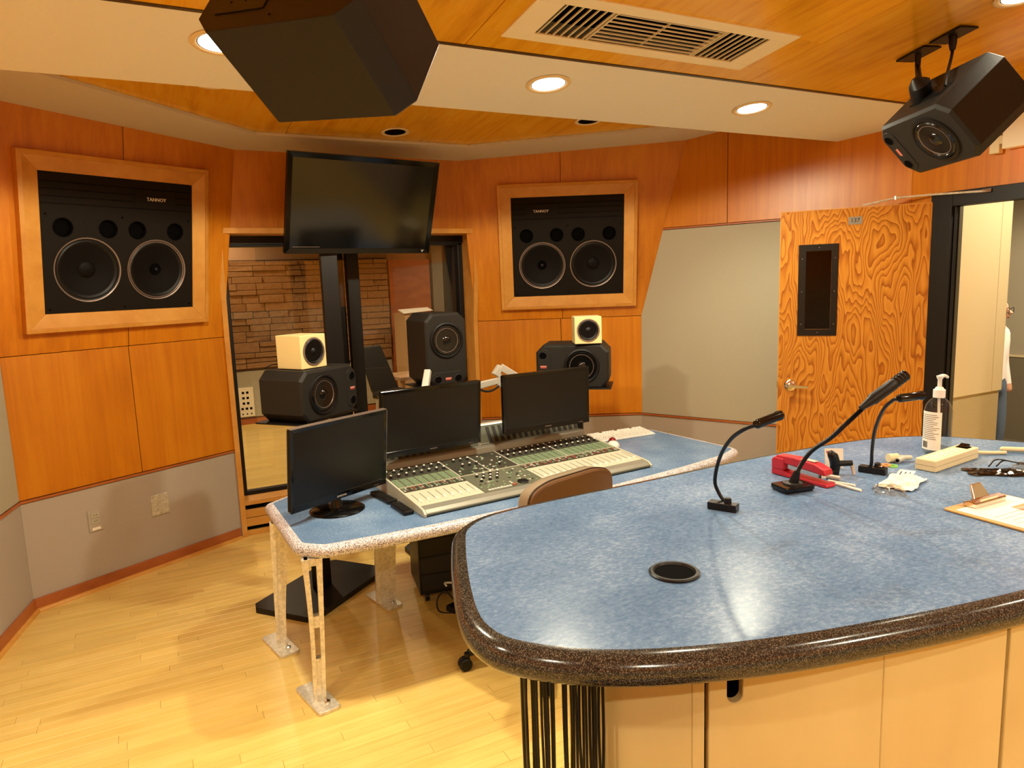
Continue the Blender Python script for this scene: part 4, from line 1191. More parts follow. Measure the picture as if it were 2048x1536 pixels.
# rounded left end
pts = [Vector(q) for q in ((0.80, 1.33), (0.725, 1.20), (0.672, 1.085), (0.655, 1.0), (0.676, 0.937), (0.775, 0.874))]
pts = [Vector((p.x, p.y)) for p in catmull([(p.x, p.y, 0) for p in pts], 5)]
pts = [p - co for p in pts]
N = len(pts)
nr = []
for i in range(N):
    t = (pts[min(i + 1, N - 1)] - pts[max(i - 1, 0)]).normalized(); nr.append(Vector((-t.y, t.x)))
vs_ = [(p.x, p.y, z) for z in (0.02, CH_ - 0.004) for p in pts] + [(p.x + n.x * 0.015, p.y + n.y * 0.015, z) for z in (0.02, CH_ - 0.004) for p, n in zip(pts, nr)]
fs_ = []
for k in range(N - 1):
    fs_ += [(k, k + 1, N + k + 1, N + k), (2 * N + k, 3 * N + k, 3 * N + k + 1, 2 * N + k + 1), (k, 2 * N + k, 2 * N + k + 1, k + 1), (N + k, N + k + 1, 3 * N + k + 1, 3 * N + k)]
fs_ += [(0, N, 3 * N, 2 * N), (N - 1, 3 * N - 1, 4 * N - 1, 2 * N - 1)]
MB().add(vs_, fs_).build('curved_end_panel', 'birch', cab, smooth=True)
face_panel((0.775, 0.874), (0.795, 0.863), 0.0005, 0.0005, 'stile')
# far side of the cabinet
MB().box(0.90 - 1.4, 2.3 - 1.4, 1.42 - 1.1, 1.435 - 1.1, 0.02, CH_ - 0.004).build('back_panel', 'birch', cab)

# bundle of black cables hanging below the left end of the counter
rc = random.Random(5)
for k in range(26):
    f = k / 25
    u0 = 0.517 + 0.112 * f - 0.006 * (k % 3); v0 = 1.017 - 0.084 * f - 0.008 * (k % 3)
    if 0.42 < f < 0.5: continue
    c = [(u0, v0, CH_ - 0.002)]
    wob = rc.uniform(-0.003, 0.003)
    for q, z in enumerate((0.85, 0.7, 0.5, 0.3, 0.1)):
        c.append((u0 + wob * math.sin(q * 1.9 + k), v0 + 0.5 * wob * math.cos(q * 1.3 + k), z))
    c.append((u0 + rc.uniform(-0.004, 0.002), v0 - 0.004, 0.004))
    o = MB().tube(catmull(c, 4), rc.choice([0.0024, 0.0028, 0.0032]), 6).build('cable', 'black', None, smooth=True)
    tag(o, 'one of the thin black cables hanging in a bunch below the counter', 'cable', 'black cables below the counter')

# bar stool close to the camera, only its rim reaches into the picture
st = thing('bar_stool', 'black round bar stool seat at the bottom edge in front of the counter', 'stool', (0.607, 0.70, 0))
MB().lathe([(0.001, 0.745), (0.15, 0.745), (0.175, 0.76), (0.18, 0.78), (0.168, 0.797), (0.14, 0.802), (0.001, 0.803)], 40, cap=False).build('seat', 'leather_dark', st, smooth=True)
MB().lathe([(0.025, 0.03), (0.025, 0.745)], 16).build('post', 'black', st, smooth=True)
MB().lathe([(0.22, 0.0), (0.22, 0.012), (0.03, 0.04), (0.001, 0.04)], 32, cap=False).build('base', 'black', st, smooth=True)
MB().tube([(0.16 * math.cos(a), 0.16 * math.sin(a), 0.3) for a in [k * PI / 12 for k in range(25)]], 0.009, 8).build('foot_ring', 'chrome', st, smooth=True)
for k in range(3):
    a = k * 2 * PI / 3
    MB().tube([(0, 0, 0.3), (0.16 * math.cos(a), 0.16 * math.sin(a), 0.3)], 0.007, 6).build('spoke', 'chrome', st)

# ------------------------------------------------------------------ desk monitors
def display(label, loc, rz, tilt, w, h, text=None, silver=False, group='flat desk monitors'):
    t = thing('computer_monitor', label, 'monitor', group=group)
    t.matrix_world = Matrix.Translation(loc) @ Matrix.Rotation(rz, 4, 'Z') @ Matrix.Rotation(tilt, 4, 'X')
    a, b = w / 2, h / 2
    bz = 0.017; bb = 0.030
    MB().box(-a, a, 0.006, 0.03, -b, b).build('back_rim', 'gloss_black', t, bevel=0.008)
    MB().hexa([(-a * 0.8, 0.03, -b * 0.75), (a * 0.8, 0.03, -b * 0.75), (a * 0.5, 0.065, -b * 0.5), (-a * 0.5, 0.065, -b * 0.5)], [(-a * 0.8, 0.03, b * 0.75), (a * 0.8, 0.03, b * 0.75), (a * 0.5, 0.065, b * 0.5), (-a * 0.5, 0.065, b * 0.5)]).build('back_shell', 'black', t)
    A = [(-a, -b), (a, -b), (a, b), (-a, b)]; B = [(-a + bz, -b + bb), (a - bz, -b + bb), (a - bz, b - bz), (-a + bz, b - bz)]
    for i in range(4):
        j = (i + 1) % 4
        MB().hexa([(A[i][0], 0.006, A[i][1]), (A[j][0], 0.006, A[j][1]), (B[j][0], 0.006, B[j][1]), (B[i][0], 0.006, B[i][1])],
                  [(A[i][0], 0.0, A[i][1]), (A[j][0], 0.0, A[j][1]), (B[j][0], 0.002, B[j][1]), (B[i][0], 0.002, B[i][1])]).build('bezel', 'gloss_black', t, bevel=0.0012, seg=1)
    MB().box(-a + bz - 0.001, a - bz + 0.001, 0.0035, 0.006, -b + bb - 0.001, b - bz + 0.001).build('screen', 'screen', t)
    if silver:
        MB().box(a - 0.0005, a + 0.002, 0.002, 0.03, -b + 0.004, b - 0.004).build('side_strip', 'chrome', t)
        MB().box(-a + 0.004, a, 0.002, 0.03, b - 0.0005, b + 0.0015).build('top_strip', 'ring', t)
    if text:
        text_mesh('lettering', text, 0.0115, 'badge_white', t, face_mtx((0.0, -0.0004, -b + 0.013), (1, 0, 0), (0, 0, 1)), 0.0003)
    else:
        MB().box(-0.02, 0.02, -0.0006, 0.0, -b + 0.012, -b + 0.016).build('small_print', 'ring', t)
    MB().box(a - 0.075, a - 0.045, -0.0006, 0.0005, -b + 0.008, -b + 0.010).build('small_print', 'ring', t)
    return t
m1 = display('black monitor on a round glossy foot at the left end of the desk', (0.687, 3.017, 0.880), rd(25.65), rd(6.2), 0.528, 0.362, 'SAMSUNG', True)
inv = m1.matrix_world.inverted()
ft = MB(inv @ Matrix.Translation((0.66, 3.055, DZ + 0.0005)) @ Matrix.Rotation(rd(25), 4, 'Z'))
ft.lathe([(0.001, 0.0), (0.118, 0.0), (0.122, 0.004), (0.110, 0.010), (0.03, 0.014), (0.001, 0.014)], 40, cap=False)
for i, p in enumerate(ft.v): pass
f_ = ft.build('foot', 'gloss_black', m1, smooth=True)
MB(inv @ Matrix.Translation((0.66, 3.055, DZ))).tube([(0, 0, 0.01), (-0.005, 0.01, 0.06), (0.0, 0.03, 0.14)], [0.028, 0.022, 0.028], 16).build('neck', 'gloss_black', m1, smooth=True)
display('black monitor on a silver arm over the middle of the mixing console', (1.208, 3.25, 0.961), rd(5.8), rd(4.5), 0.551, 0.334)
display('black monitor over the right half of the mixing console, below the cream cube', (1.866, 3.243, 0.987), rd(2.9), rd(0.6), 0.551, 0.316)

# silver monitor arms
ar = thing('monitor_arm', 'silver jointed monitor arms rising behind the two console monitors', 'monitor arm', (1.50, 3.505, DZ + 0.001))
def L3(p): return (p[0] - 1.50, p[1] - 3.505, p[2] - DZ - 0.001)
MB().lathe([(0.03, 0.0), (0.03, 0.012), (0.018, 0.016), (0.016, 0.42), (0.001, 0.43)], 20, cap=False).build('post', 'silver', ar, smooth=True)
def arm_beam(name, a, b, w, h, mat='silver'):
    a, b = Vector(L3(a)), Vector(L3(b)); d = (b - a).normalized(); sd = d.cross(Vector((0, 0, 1))).normalized(); up = sd.cross(d)
    q = lambda p, s: [tuple(p - sd * w * s - up * h * s), tuple(p + sd * w * s - up * h * s), tuple(p + sd * w * s + up * h * s), tuple(p - sd * w * s + up * h * s)]
    return MB().hexa(q(a, 1), q(b, 0.85)).build(name, mat, ar, bevel=0.004)
arm_beam('arm', (1.22, 3.42, 1.02), (1.285, 3.50, 1.175), 0.020, 0.016)
arm_beam('arm', (1.30, 3.46, 1.055), (1.52, 3.46, 1.06), 0.022, 0.012)
arm_beam('arm', (1.47, 3.47, 1.055), (1.685, 3.47, 1.085), 0.014, 0.020)
j = MB(); p = L3((1.69, 3.47, 1.0)); j.lathe([(0.016, 0.05), (0.018, 0.06), (0.018, 0.11), (0.016, 0.12)], 16, c=p); j.build('joint', 'silver', ar, smooth=True)
arm_beam('elbow', (1.665, 3.47, 1.115), (1.70, 3.47, 1.165), 0.018, 0.020)
arm_beam('arm', (1.70, 3.47, 1.16), (1.86, 3.42, 1.05), 0.018, 0.020)
MB().tube([L3(q) for q in bez((1.56, 3.46, 1.05), (1.62, 3.46, 1.015), (1.66, 3.46, 1.03), (1.72, 3.46, 1.09))], 0.006, 8).build('cable', 'black', ar, smooth=True)
for a, b in (((1.86, 3.42, 1.05), (1.866, 3.32, 1.0)), ((1.22, 3.42, 1.02), (1.215, 3.325, 0.97))):
    MB().tube([L3(a), L3(b)], 0.014, 10).build('tilt_head', 'black', ar)
# ------------------------------------------------------------------ mixing console
con = thing('mixing_console', 'wide grey green mixing console with rows of knobs and cream faders on the desk', 'mixing console', (1.597, 2.782, DZ + 0.001), rd(4.5))
CW = 0.6415
def cz_(y):                                   # height of the sloping control surface
    return 0.030 + (y - 0.06) * 0.10
prof = [(0.0, 0.004), (0.0, 0.012), (0.02, 0.024), (0.06, 0.030), (0.555, cz_(0.555)), (0.555, 0.0), (0.03, 0.0)]
MB().prism(prof, -CW, CW, 'x').build('body', 'console', con, bevel=0.002)
MB().prism([(0.0, 0.010), (0.004, 0.016), (0.022, 0.0262), (0.058, 0.0315), (0.062, 0.0305), (0.02, 0.020)], -CW + 0.008, CW - 0.008, 'x').build('palm_rest', 'metal_grey', con)
for s in (-1, 1):
    MB().prism([(-0.004, 0.0), (-0.004, 0.014), (0.02, 0.030), (0.06, 0.036), (0.56, cz_(0.56) + 0.006), (0.56, 0.0)], s * CW - 0.005, s * CW + 0.005, 'x').build('end_cheek', 'console_cream', con, bevel=0.002)
def field(x0, x1, y0, y1, mat, name, hgt=0.0015):
    return MB().hexa([(x0, y0, cz_(y0)), (x1, y0, cz_(y0)), (x1, y1, cz_(y1)), (x0, y1, cz_(y1))], [(x0, y0, cz_(y0) + hgt), (x1, y0, cz_(y0) + hgt), (x1, y1, cz_(y1) + hgt), (x0, y1, cz_(y1) + hgt)]).build(name, mat, con)
XL, XC = -CW + 0.006, -0.315      # left bank, centre section, right bank
XM, XR = 0.02, CW - 0.006
for x0, x1 in ((XL, XC), (XM, XR)):
    field(x0, x1, 0.064, 0.235, 'console_cream', 'fader_field')
    field(x0, x1, 0.240, 0.292, 'console_dark', 'key_field')
    field(x0, x1, 0.300, 0.410, 'console', 'key_field')
    field(x0, x1, 0.414, 0.548, 'console_dark', 'knob_field')
field(XC + 0.004, XM - 0.004, 0.064, 0.292, 'console', 'centre_field')
field(XC + 0.004, XM - 0.004, 0.300, 0.548, 'console_dark', 'centre_field')
MB().hexa([(-CW + 0.004, 0.2935, cz_(0.2935)), (CW - 0.004, 0.2935, cz_(0.2935)), (CW - 0.004, 0.2985, cz_(0.2985)), (-CW + 0.004, 0.2985, cz_(0.2985))],
          [(-CW + 0.004, 0.2935, cz_(0.2935) + 0.004), (CW - 0.004, 0.2935, cz_(0.2935) + 0.004), (CW - 0.004, 0.2985, cz_(0.2985) + 0.004), (-CW + 0.004, 0.2985, cz_(0.2985) + 0.004)]).build('divider_strip', 'console_cream', con)
for x in (XC, XM, XM + (XR - XM) / 2, (XC + XM) / 2):
    MB().hexa([(x - 0.003, 0.30, cz_(0.30)), (x + 0.003, 0.30, cz_(0.30)), (x + 0.003, 0.55, cz_(0.55)), (x - 0.003, 0.55, cz_(0.55))], [(x - 0.003, 0.30, cz_(0.30) + 0.003), (x + 0.003, 0.30, cz_(0.30) + 0.003), (x + 0.003, 0.55, cz_(0.55) + 0.003), (x - 0.003, 0.55, cz_(0.55) + 0.003)]).build('divider_strip', 'silver', con)
# shared knob / fader meshes
def proto(mb, name, mat, smooth=True):
    o = mb.build(name, mat, con, smooth=smooth); return o
kn = proto(MB().lathe([(0.0085, 0.0), (0.0085, 0.004), (0.0062, 0.0065), (0.0055, 0.013), (0.0001, 0.0135)], 14, cap=False), 'knob', 'black')
kc = proto(MB().lathe([(0.0057, 0.011), (0.0055, 0.0140), (0.004, 0.0155), (0.0001, 0.0158)], 14, cap=False), 'knob_cap', 'white')
kc.parent = kn
fc = proto(MB().hexa([(-0.006, -0.010, 0.0), (0.006, -0.010, 0.0), (0.006, 0.010, 0.0), (-0.006, 0.010, 0.0)], [(-0.005, -0.006, 0.009), (0.005, -0.006, 0.009), (0.005, 0.006, 0.009), (-0.005, 0.006, 0.009)]), 'fader_cap', 'white', False)
slot = proto(MB().box(-0.0012, 0.0012, -0.055, 0.055, 0.0, 0.0005), 'fader_slot', 'ink', False)
used = {'k': False, 'f': False, 's': False}
tilt_x = math.atan(0.10)
def dup_at(src, key, x, y, dz=0.0015):
    o = src
    if used[key]:
        o = src.copy(); COL.objects.link(o); o.parent = con
        for ch in src.children:
            c = ch.copy(); COL.objects.link(c); c.parent = o
    used[key] = True
    o.location = (x, y, cz_(y) + dz); o.rotation_euler = (tilt_x, 0, 0)
rk = random.Random(2)
keys_g, keys_r, keys_w = MB(), MB(), MB()
def key(mb, x, y, w=0.0045, d=0.003, h=0.003):
    z = cz_(y) + 0.0014
    mb.box(x - w, x + w, y - d, y + d, z, z + h)
chans = [XL + (XC - XL) * (k + 0.5) / 8 for k in range(8)] + [XM + (XR - XM) * (k + 0.5) / 16 for k in range(16)]
for i, x in enumerate(chans):
    dup_at(slot, 's', x, 0.150)
    dup_at(fc, 'f', x, 0.098 + (0.012 if i < 8 else 0.0) + 0.004 * rk.random())
    dup_at(kn, 'k', x, 0.440)
    dup_at(kn, 'k', x, 0.500)
    for y in (0.252, 0.266, 0.280):
        for q in (-0.009, 0.005):
            key(keys_r if rk.random() < 0.45 else keys_w if rk.random() < 0.3 else keys_g, x + q, y, 0.0042, 0.0032)
    for r_ in range(8):
        for q in (-0.011, -0.001, 0.009):
            key(keys_g, x + q, 0.308 + r_ * 0.0128, 0.0034, 0.0036)
    MB().hexa([(x - 0.0155, 0.416, cz_(0.416)), (x - 0.0145, 0.416, cz_(0.416)), (x - 0.0145, 0.546, cz_(0.546)), (x - 0.0155, 0.546, cz_(0.546))],
              [(x - 0.0155, 0.416, cz_(0.416) + 0.002), (x - 0.0145, 0.416, cz_(0.416) + 0.002), (x - 0.0145, 0.546, cz_(0.546) + 0.002), (x - 0.0155, 0.546, cz_(0.546) + 0.002)]).build('strip_line', 'console', con)
for x, y in [(-0.25, 0.50), (-0.21, 0.50), (-0.17, 0.50), (-0.24, 0.42), (-0.20, 0.42), (-0.16, 0.42), (-0.25, 0.255), (-0.21, 0.26), (-0.17, 0.265), (-0.13, 0.262), (-0.23, 0.225), (-0.19, 0.228), (-0.15, 0.23), (-0.21, 0.195), (-0.17, 0.197), (-0.06, 0.36), (-0.02, 0.42), (-0.26, 0.19)]:
    dup_at(kn, 'k', x, y)
for k in range(150):
    x, y = rk.uniform(XC + 0.02, XM - 0.02), rk.choice([0.31 + 0.017 * j for j in range(13)] + [0.09 + 0.016 * j for j in range(12)])
    if -0.29 < x < -0.11 and (0.18 < y < 0.29 or y > 0.40): continue
    if x < -0.06 and x > -0.13 and y < 0.13: continue
    x = round(x / 0.013) * 0.013
    key(keys_g if rk.random() < 0.6 else keys_w, x, y, 0.0045, 0.0045)
for k in range(8): key(keys_w, -0.28 + k * 0.016, 0.078, 0.006, 0.006, 0.004)
key(keys_r, -0.145, 0.080, 0.007, 0.007, 0.005); key(keys_r, -0.132, 0.090, 0.005, 0.005, 0.005)
for mb, mat in ((keys_g, 'btn_green'), (keys_r, 'btn_red'), (keys_w, 'white')):
    o = mb.build('keys', mat, con); o['kind'] = 'stuff'
o = MB(Matrix.Translation((-0.085, 0.098, cz_(0.098))) @ Matrix.Rotation(tilt_x, 4, 'X')).lathe([(0.027, 0.0), (0.027, 0.006), (0.024, 0.008), (0.001, 0.008)], 28, cap=False).build('jog_wheel', 'black', con, smooth=True)
# meter bridge behind the surface
MB().prism([(0.556, 0.0), (0.556, 0.072), (0.562, 0.104), (0.570, 0.110), (0.600, 0.112), (0.602, 0.0)], -CW, CW, 'x').build('bridge_lip', 'metal_grey', con, bevel=0.002)
MB().prism([(0.602, 0.0), (0.602, 0.105), (0.660, 0.205), (0.675, 0.208), (0.69, 0.20), (0.69, 0.0)], -CW + 0.01, CW - 0.01, 'x').build('meter_bridge', 'console', con, bevel=0.002)
MB().prism([(0.655, 0.2035), (0.662, 0.2125), (0.692, 0.2125), (0.692, 0.2035)], -CW + 0.006, CW - 0.006, 'x').build('bridge_top_rail', 'silver', con, bevel=0.001)
sl = math.atan2(0.1, 0.058)
for i, x in enumerate(chans):
    if i % 1: continue
    X = Matrix.Translation((x, 0.602, 0.105)) @ Matrix.Rotation(sl, 4, 'X')
    MB(X).box(-0.010, 0.010, 0.012, 0.104, 0.0, 0.002).build('meter', 'ink', con)
text_mesh('lettering', 'D-', 0.022, 'badge_white', con, face_mtx((0.0 - 0.03, 0.6075, 0.118), (1, 0, 0), (0, math.cos(sl), math.sin(sl))), 0.0004)
MB(Matrix.Translation((0.005, 0.602, 0.105)) @ Matrix.Rotation(sl, 4, 'X')).box(-0.022, 0.022, 0.013, 0.0145, 0.0, 0.001).build('script_line', 'badge_white', con)

# remotes beside the console
def remote(label, loc, rz, L):
    t = thing('remote_control', label, 'remote control', loc, rz, 'black remote controls')
    MB().box(-0.024, 0.024, -L / 2, L / 2, 0, 0.018).build('body', 'black', t, bevel=0.005)
    for i in range(7):
        for q in (-0.012, 0, 0.012):
            MB().box(q - 0.004, q + 0.004, -L / 2 + 0.02 + i * (L - 0.05) / 7, -L / 2 + 0.027 + i * (L - 0.05) / 7, 0.018, 0.0198).build('key', 'cab', t)
    MB().lathe([(0.011, 0.018), (0.010, 0.0205), (0.0001, 0.0205)], 16, c=(0, L / 2 - 0.022, 0), cap=False).build('dial', 'gloss_black', t, smooth=True)
remote('black remote control at the front left corner of the console', (0.904, 2.885, DZ + 0.001), rd(4), 0.165)
remote('black remote control behind another one, against the console side', (0.884, 3.095, DZ + 0.001), rd(8), 0.20)

# keyboard and trackball
kb = thing('keyboard', 'white computer keyboard on the blue desk, right of the console', 'keyboard', (2.535, 3.515, DZ), rd(-1))
MB().prism([(-0.075, 0.0), (-0.075, 0.010), (0.075, 0.024), (0.075, 0.0)], -0.215, 0.215, 'x').build('body', 'white', kb, bevel=0.003)
kz = lambda y: 0.010 + (y + 0.075) * 0.0933
for r_ in range(6):
    y = -0.058 + r_ * 0.0228 + (0.006 if r_ == 5 else 0)
    n = 18 if r_ else 14
    for k in range(n):
        x = -0.205 + 0.41 * (k + 0.5) / n
        if r_ == 5 and k % 5 == 4: continue
        w = 0.41 / n / 2 - 0.0012
        MB().hexa([(x - w, y - 0.0095, kz(y - 0.0095)), (x + w, y - 0.0095, kz(y - 0.0095)), (x + w, y + 0.0095, kz(y + 0.0095)), (x - w, y + 0.0095, kz(y + 0.0095))],
                  [(x - w * 0.8, y - 0.007, kz(y) + 0.007), (x + w * 0.8, y - 0.007, kz(y) + 0.007), (x + w * 0.8, y + 0.007, kz(y) + 0.008), (x - w * 0.8, y + 0.007, kz(y) + 0.008)]).build('key', 'white', kb)
tb = thing('trackball', 'white trackball mouse with a dark red ball beside the keyboard', 'trackball', (2.335, 3.305, DZ), rd(-30))
tb.scale = (1.2, 1.2, 1.2)
MB().sphere((0, 0.0, 0.008), 0.05, 24, 12, (0.62, 1.0, 0.52)).build('body', 'white', tb, smooth=True)
MB().sphere((-0.002, 0.028, 0.026), 0.019, 20, 12).build('ball', 'ball', tb, smooth=True)
MB().lathe([(0.021, 0.014), (0.023, 0.026), (0.018, 0.031)], 24, c=(-0.002, 0.028, 0), cap=False).build('ball_collar', 'ring', tb, smooth=True)
for o in tb.children:                        # flatten the underside onto the desk
    for q in o.data.vertices: q.co.z = max(q.co.z, 0.0)

# ------------------------------------------------------------------ office chair
ch = thing('office_chair', 'brown office chair with a rounded backrest between counter and mixing desk', 'chair', (1.378, 2.553, 0), rd(15))
def back_shape(w, h, r, z0, n=6):
    P = rounded([(-w * 0.86, z0), (w * 0.86, z0), (w, z0 + h * 0.5), (w * 0.97, z0 + h * 0.93), (w * 0.55, z0 + h), (-w * 0.55, z0 + h), (-w * 0.97, z0 + h * 0.93), (-w, z0 + h * 0.5)], [0.06, 0.06, 0.1, 0.07, 0.3, 0.3, 0.07, 0.1], n)
    return P
def shell(P, y0, y1, bow, sc0, sc1, zc):
    """outline extruded in y with a bow; sc scales each end about the centre"""
    N = len(P); vs_ = []
    for yy, sc in ((y0, sc0), (y0 + (y1 - y0) * 0.3, 1.0), (y0 + (y1 - y0) * 0.7, 1.0), (y1, sc1)):
        for p in P:
            x = p.x * sc; z = zc + (p.y - zc) * sc
            vs_.append((x, yy - bow * (1 - (x / 0.23) ** 2) + 0.05 * (zc - z), z))
    fs_ = [tuple(range(N))] + [(r * N + i, r * N + (i + 1) % N, (r + 1) * N + (i + 1) % N, (r + 1) * N + i) for r in range(3) for i in range(N)] + [tuple(range(4 * N - 1, 3 * N - 1, -1))]
    return MB().add(vs_, fs_)
P = back_shape(0.245, 0.40, 0, 0.452)
b = shell(P, -0.245, -0.225, 0.0, 0.965, 1.0, 0.65); b.build('back_shell', 'leather', ch, smooth=True)
b = shell(P, -0.224, -0.150, 0.0, 1.0, 0.93, 0.65); b.build('backrest', 'vinyl', ch, smooth=True)
MB().tube([(x, -0.2245 + 0.05 * (0.65 - z), z) for x, z in [(p.x * 1.005, 0.65 + (p.y - 0.65) * 1.005) for p in P + P[:1]]], 0.004, 6, False).build('piping', 'leather_dark', ch, smooth=True)
S_ = rounded([(-0.24, -0.18), (0.24, -0.18), (0.25, 0.22), (-0.25, 0.22)], [0.08] * 4, 5)
m = MB(); m.prism([(p.x, p.y) for p in S_], 0.42, 0.49); m.build('seat', 'leather_dark', ch, bevel=0.02, seg=3)
MB().tube([(0, -0.05, 0.42), (0, -0.22, 0.44), (0, -0.262, 0.52), (0, -0.262, 0.62)], 0.016, 10).build('back_bar', 'black', ch, smooth=True)
MB().lathe([(0.028, 0.09), (0.028, 0.28), (0.018, 0.28), (0.018, 0.42)], 16).build('gas_lift', 'black', ch, smooth=True)
for k in range(5):
    a = rd(160) + k * 2 * PI / 5
    ex, ey = 0.318 * math.cos(a), 0.318 * math.sin(a)
    MB().tube([(0, 0, 0.10), (ex * 0.5, ey * 0.5, 0.095), (ex, ey, 0.072)], [0.026, 0.022, 0.016], 8).build('base_arm', 'black', ch, smooth=True)
    px, py = -math.sin(a), math.cos(a)
    cs = MB().tube([(ex * 1.02, ey * 1.02, 0.075), (ex * 1.02, ey * 1.02, 0.045)], 0.012, 8).build('caster', 'black', ch)
    for s in (-1, 1):
        c = Vector((ex * 1.05 + px * 0.013 * s, ey * 1.05 + py * 0.013 * s, 0.028))
        MB().tube([c - Vector((px, py, 0)) * 0.009, c - Vector((px, py, 0)) * 0.004, c + Vector((px, py, 0)) * 0.004, c + Vector((px, py, 0)) * 0.009], [0.022, 0.028, 0.028, 0.022], 18).build('wheel', 'rubber', cs, smooth=True)

# ------------------------------------------------------------------ gear under the desk
rk_ = thing('equipment_rack', 'dark equipment rack on casters under the middle of the desk', 'equipment rack', (1.33, 3.34, 0), rd(-10))
MB().box(-0.22, 0.28, -0.12, 0.18, 0.05, 0.56).build('case', 'black', rk_, bevel=0.004)
for k in range(5):
    MB().box(-0.21, 0.27, -0.124, -0.12, 0.07 + k * 0.095, 0.155 + k * 0.095).build('rack_unit', 'cab', rk_, bevel=0.001)
for x in (-0.18, 0.24):
    for y in (-0.08, 0.14):
        MB().tube([(x - 0.01, y, 0.025), (x + 0.01, y, 0.025)], 0.025, 12).build('caster', 'rubber', rk_, smooth=True)
        MB().box(x - 0.012, x + 0.012, y - 0.012, y + 0.012, 0.03, 0.052).build('caster_fork', 'black', rk_)
fp = thing('floor_power_box', 'small black power adapter with loose wires on the floor under the desk', 'power adapter', (1.235, 3.12, 0), rd(20))
MB().box(-0.05, 0.05, -0.03, 0.03, 0, 0.03).build('case', 'black', fp, bevel=0.004)
MB().tube(catmull([(0.0, 0.0, 0.03), (-0.03, 0.05, 0.09), (-0.06, 0.08, 0.05), (-0.08, 0.04, 0.004), (-0.02, -0.05, 0.004)], 6), 0.004, 6).build('wire', 'black', fp, smooth=True)
MB().tube(catmull([(0.03, 0.0, 0.03), (0.03, 0.03, 0.11), (-0.02, 0.06, 0.13), (-0.04, 0.03, 0.13)], 6), 0.005, 6).build('wire', 'white', fp, smooth=True)

# ------------------------------------------------------------------ small fittings on the walls
def wall_plate(name, W, s, z, w, h, label, kind):
    t = thing(name, label, 'wall plate' if kind != 'outlet' else 'outlet')
    o = W.at(s, z, 0.0); x = Vector((W.d.x, W.d.y, 0)); n = Vector((W.n.x, W.n.y, 0))
    t.matrix_world = Matrix(((x.x, -n.x, 0, o[0]), (x.y, -n.y, 0, o[1]), (0, 0, 1, o[2]), (0, 0, 0, 1)))
    if kind == 'outlet':
        MB().box(-w / 2, w / 2, -0.006, 0, -h / 2, h / 2).build('cover', 'fabric', t, bevel=0.002)
        for q in (0.028, -0.006):
            MB().box(-w * 0.3, w * 0.3, -0.008, -0.006, q - 0.013, q + 0.013).build('socket', 'fabric_light', t, bevel=0.002)
            for sx in (-0.006, 0.006):
                MB().box(sx - 0.001, sx + 0.001, -0.0085, -0.008, q - 0.002, q + 0.006).build('slit', 'hole', t)
        MB().box(-w * 0.3, w * 0.3, -0.008, -0.006, -h / 2 + 0.008, -h / 2 + 0.022).build('label_tape', 'paper', t)
    else:
        MB().box(-w / 2, w / 2, -0.008, 0, -h / 2, h / 2).build('cover', 'steel', t, bevel=0.002)
        for sx, sy in ((-0.4, 0.42), (0.4, 0.42), (0.4, -0.42), (-0.4, -0.42), (0, 0.42), (0, -0.42)):
            MB().lathe([(0.003, -0.008), (0.002, -0.0095)], 8, 'y', (sx * w, 0, sy * h)).build('screw', 'chrome', t)
wall_plate('wall_outlet', W1, 0.346, 0.394, 0.075, 0.125, 'taupe wall outlet with a strip of white tape, low on the left wall', 'outlet')
wall_plate('blank_plate', W1, 0.715, 0.381, 0.105, 0.125, 'square brushed metal blank plate low on the left wall', 'plate')
wall_plate('wall_outlet', W3, 0.235, 0.445, 0.065, 0.10, 'taupe wall outlet low on the pale fabric wall behind the desk', 'outlet')

# ------------------------------------------------------------------ the open door
dr = bpy.data.objects.new('door_1', None); COL.objects.link(dr); struct(dr)
fre = Vector((3.517, 3.166)); dd = Vector((0.649, -0.761)).normalized(); dn = Vector((dd.y, -dd.x))
dr.matrix_world = Matrix(((dd.x, -dn.x, 0, fre.x), (dd.y, -dn.y, 0, fre.y), (0, 0, 1, 0), (0, 0, 0, 1)))
DW, DH = 0.828, 1.986
wx0, wx1, wz0, wz1 = 0.148, 0.291, 1.268, 1.745
m = MB()
for x0, x1, z0, z1 in ((0, wx0, 0.01, DH), (wx1, DW, 0.01, DH), (wx0, wx1, 0.01, wz0), (wx0, wx1, wz1, DH)):
    m.box(x0, x1, 0.0, 0.044, z0, z1)
leaf = m.build('leaf', 'door_ply', dr)
MB().box(-0.0015, DW, 0.001, 0.043, DH, DH + 0.004).build('edge_band', 'trim_wood', dr)
MB().box(DW, DW + 0.004, 0.001, 0.043, 0.01, DH).build('edge_band', 'trim_wood', dr)
MB().box(-0.004, 0.0, 0.001, 0.043, 0.01, DH).build('edge_band', 'trim_wood', dr)
vf = MB()
ox0, ox1, oz0, oz1 = 0.1045, 0.328, 1.228, 1.785
for x0, x1, z0, z1 in ((ox0, wx0, oz0, oz1), (wx1, ox1, oz0, oz1), (wx0, wx1, oz0, wz0), (wx0, wx1, wz1, oz1)):
    vf.box(x0, x1, -0.006, 0.0, z0, z1)
vfo = vf.build('vision_frame', 'door_frame', dr, bevel=0.001)
MB().box(wx0, wx1, 0.020, 0.026, wz0, wz1).build('pane', 'smoke', vfo)
for x, z in ((0.126, 1.70), (0.126, 1.50), (0.126, 1.30), (0.31, 1.70), (0.31, 1.50), (0.31, 1.30), (0.22, 1.765), (0.22, 1.248)):
    MB().lathe([(0.0035, -0.006), (0.002, -0.0075)], 8, 'y', (x, 0, z)).build('screw', 'ring', vfo)
npl = MB().box(0.3755, 0.4495, -0.003, 0.0, 1.891, 1.936).build('number_plate', 'metal_grey', dr)
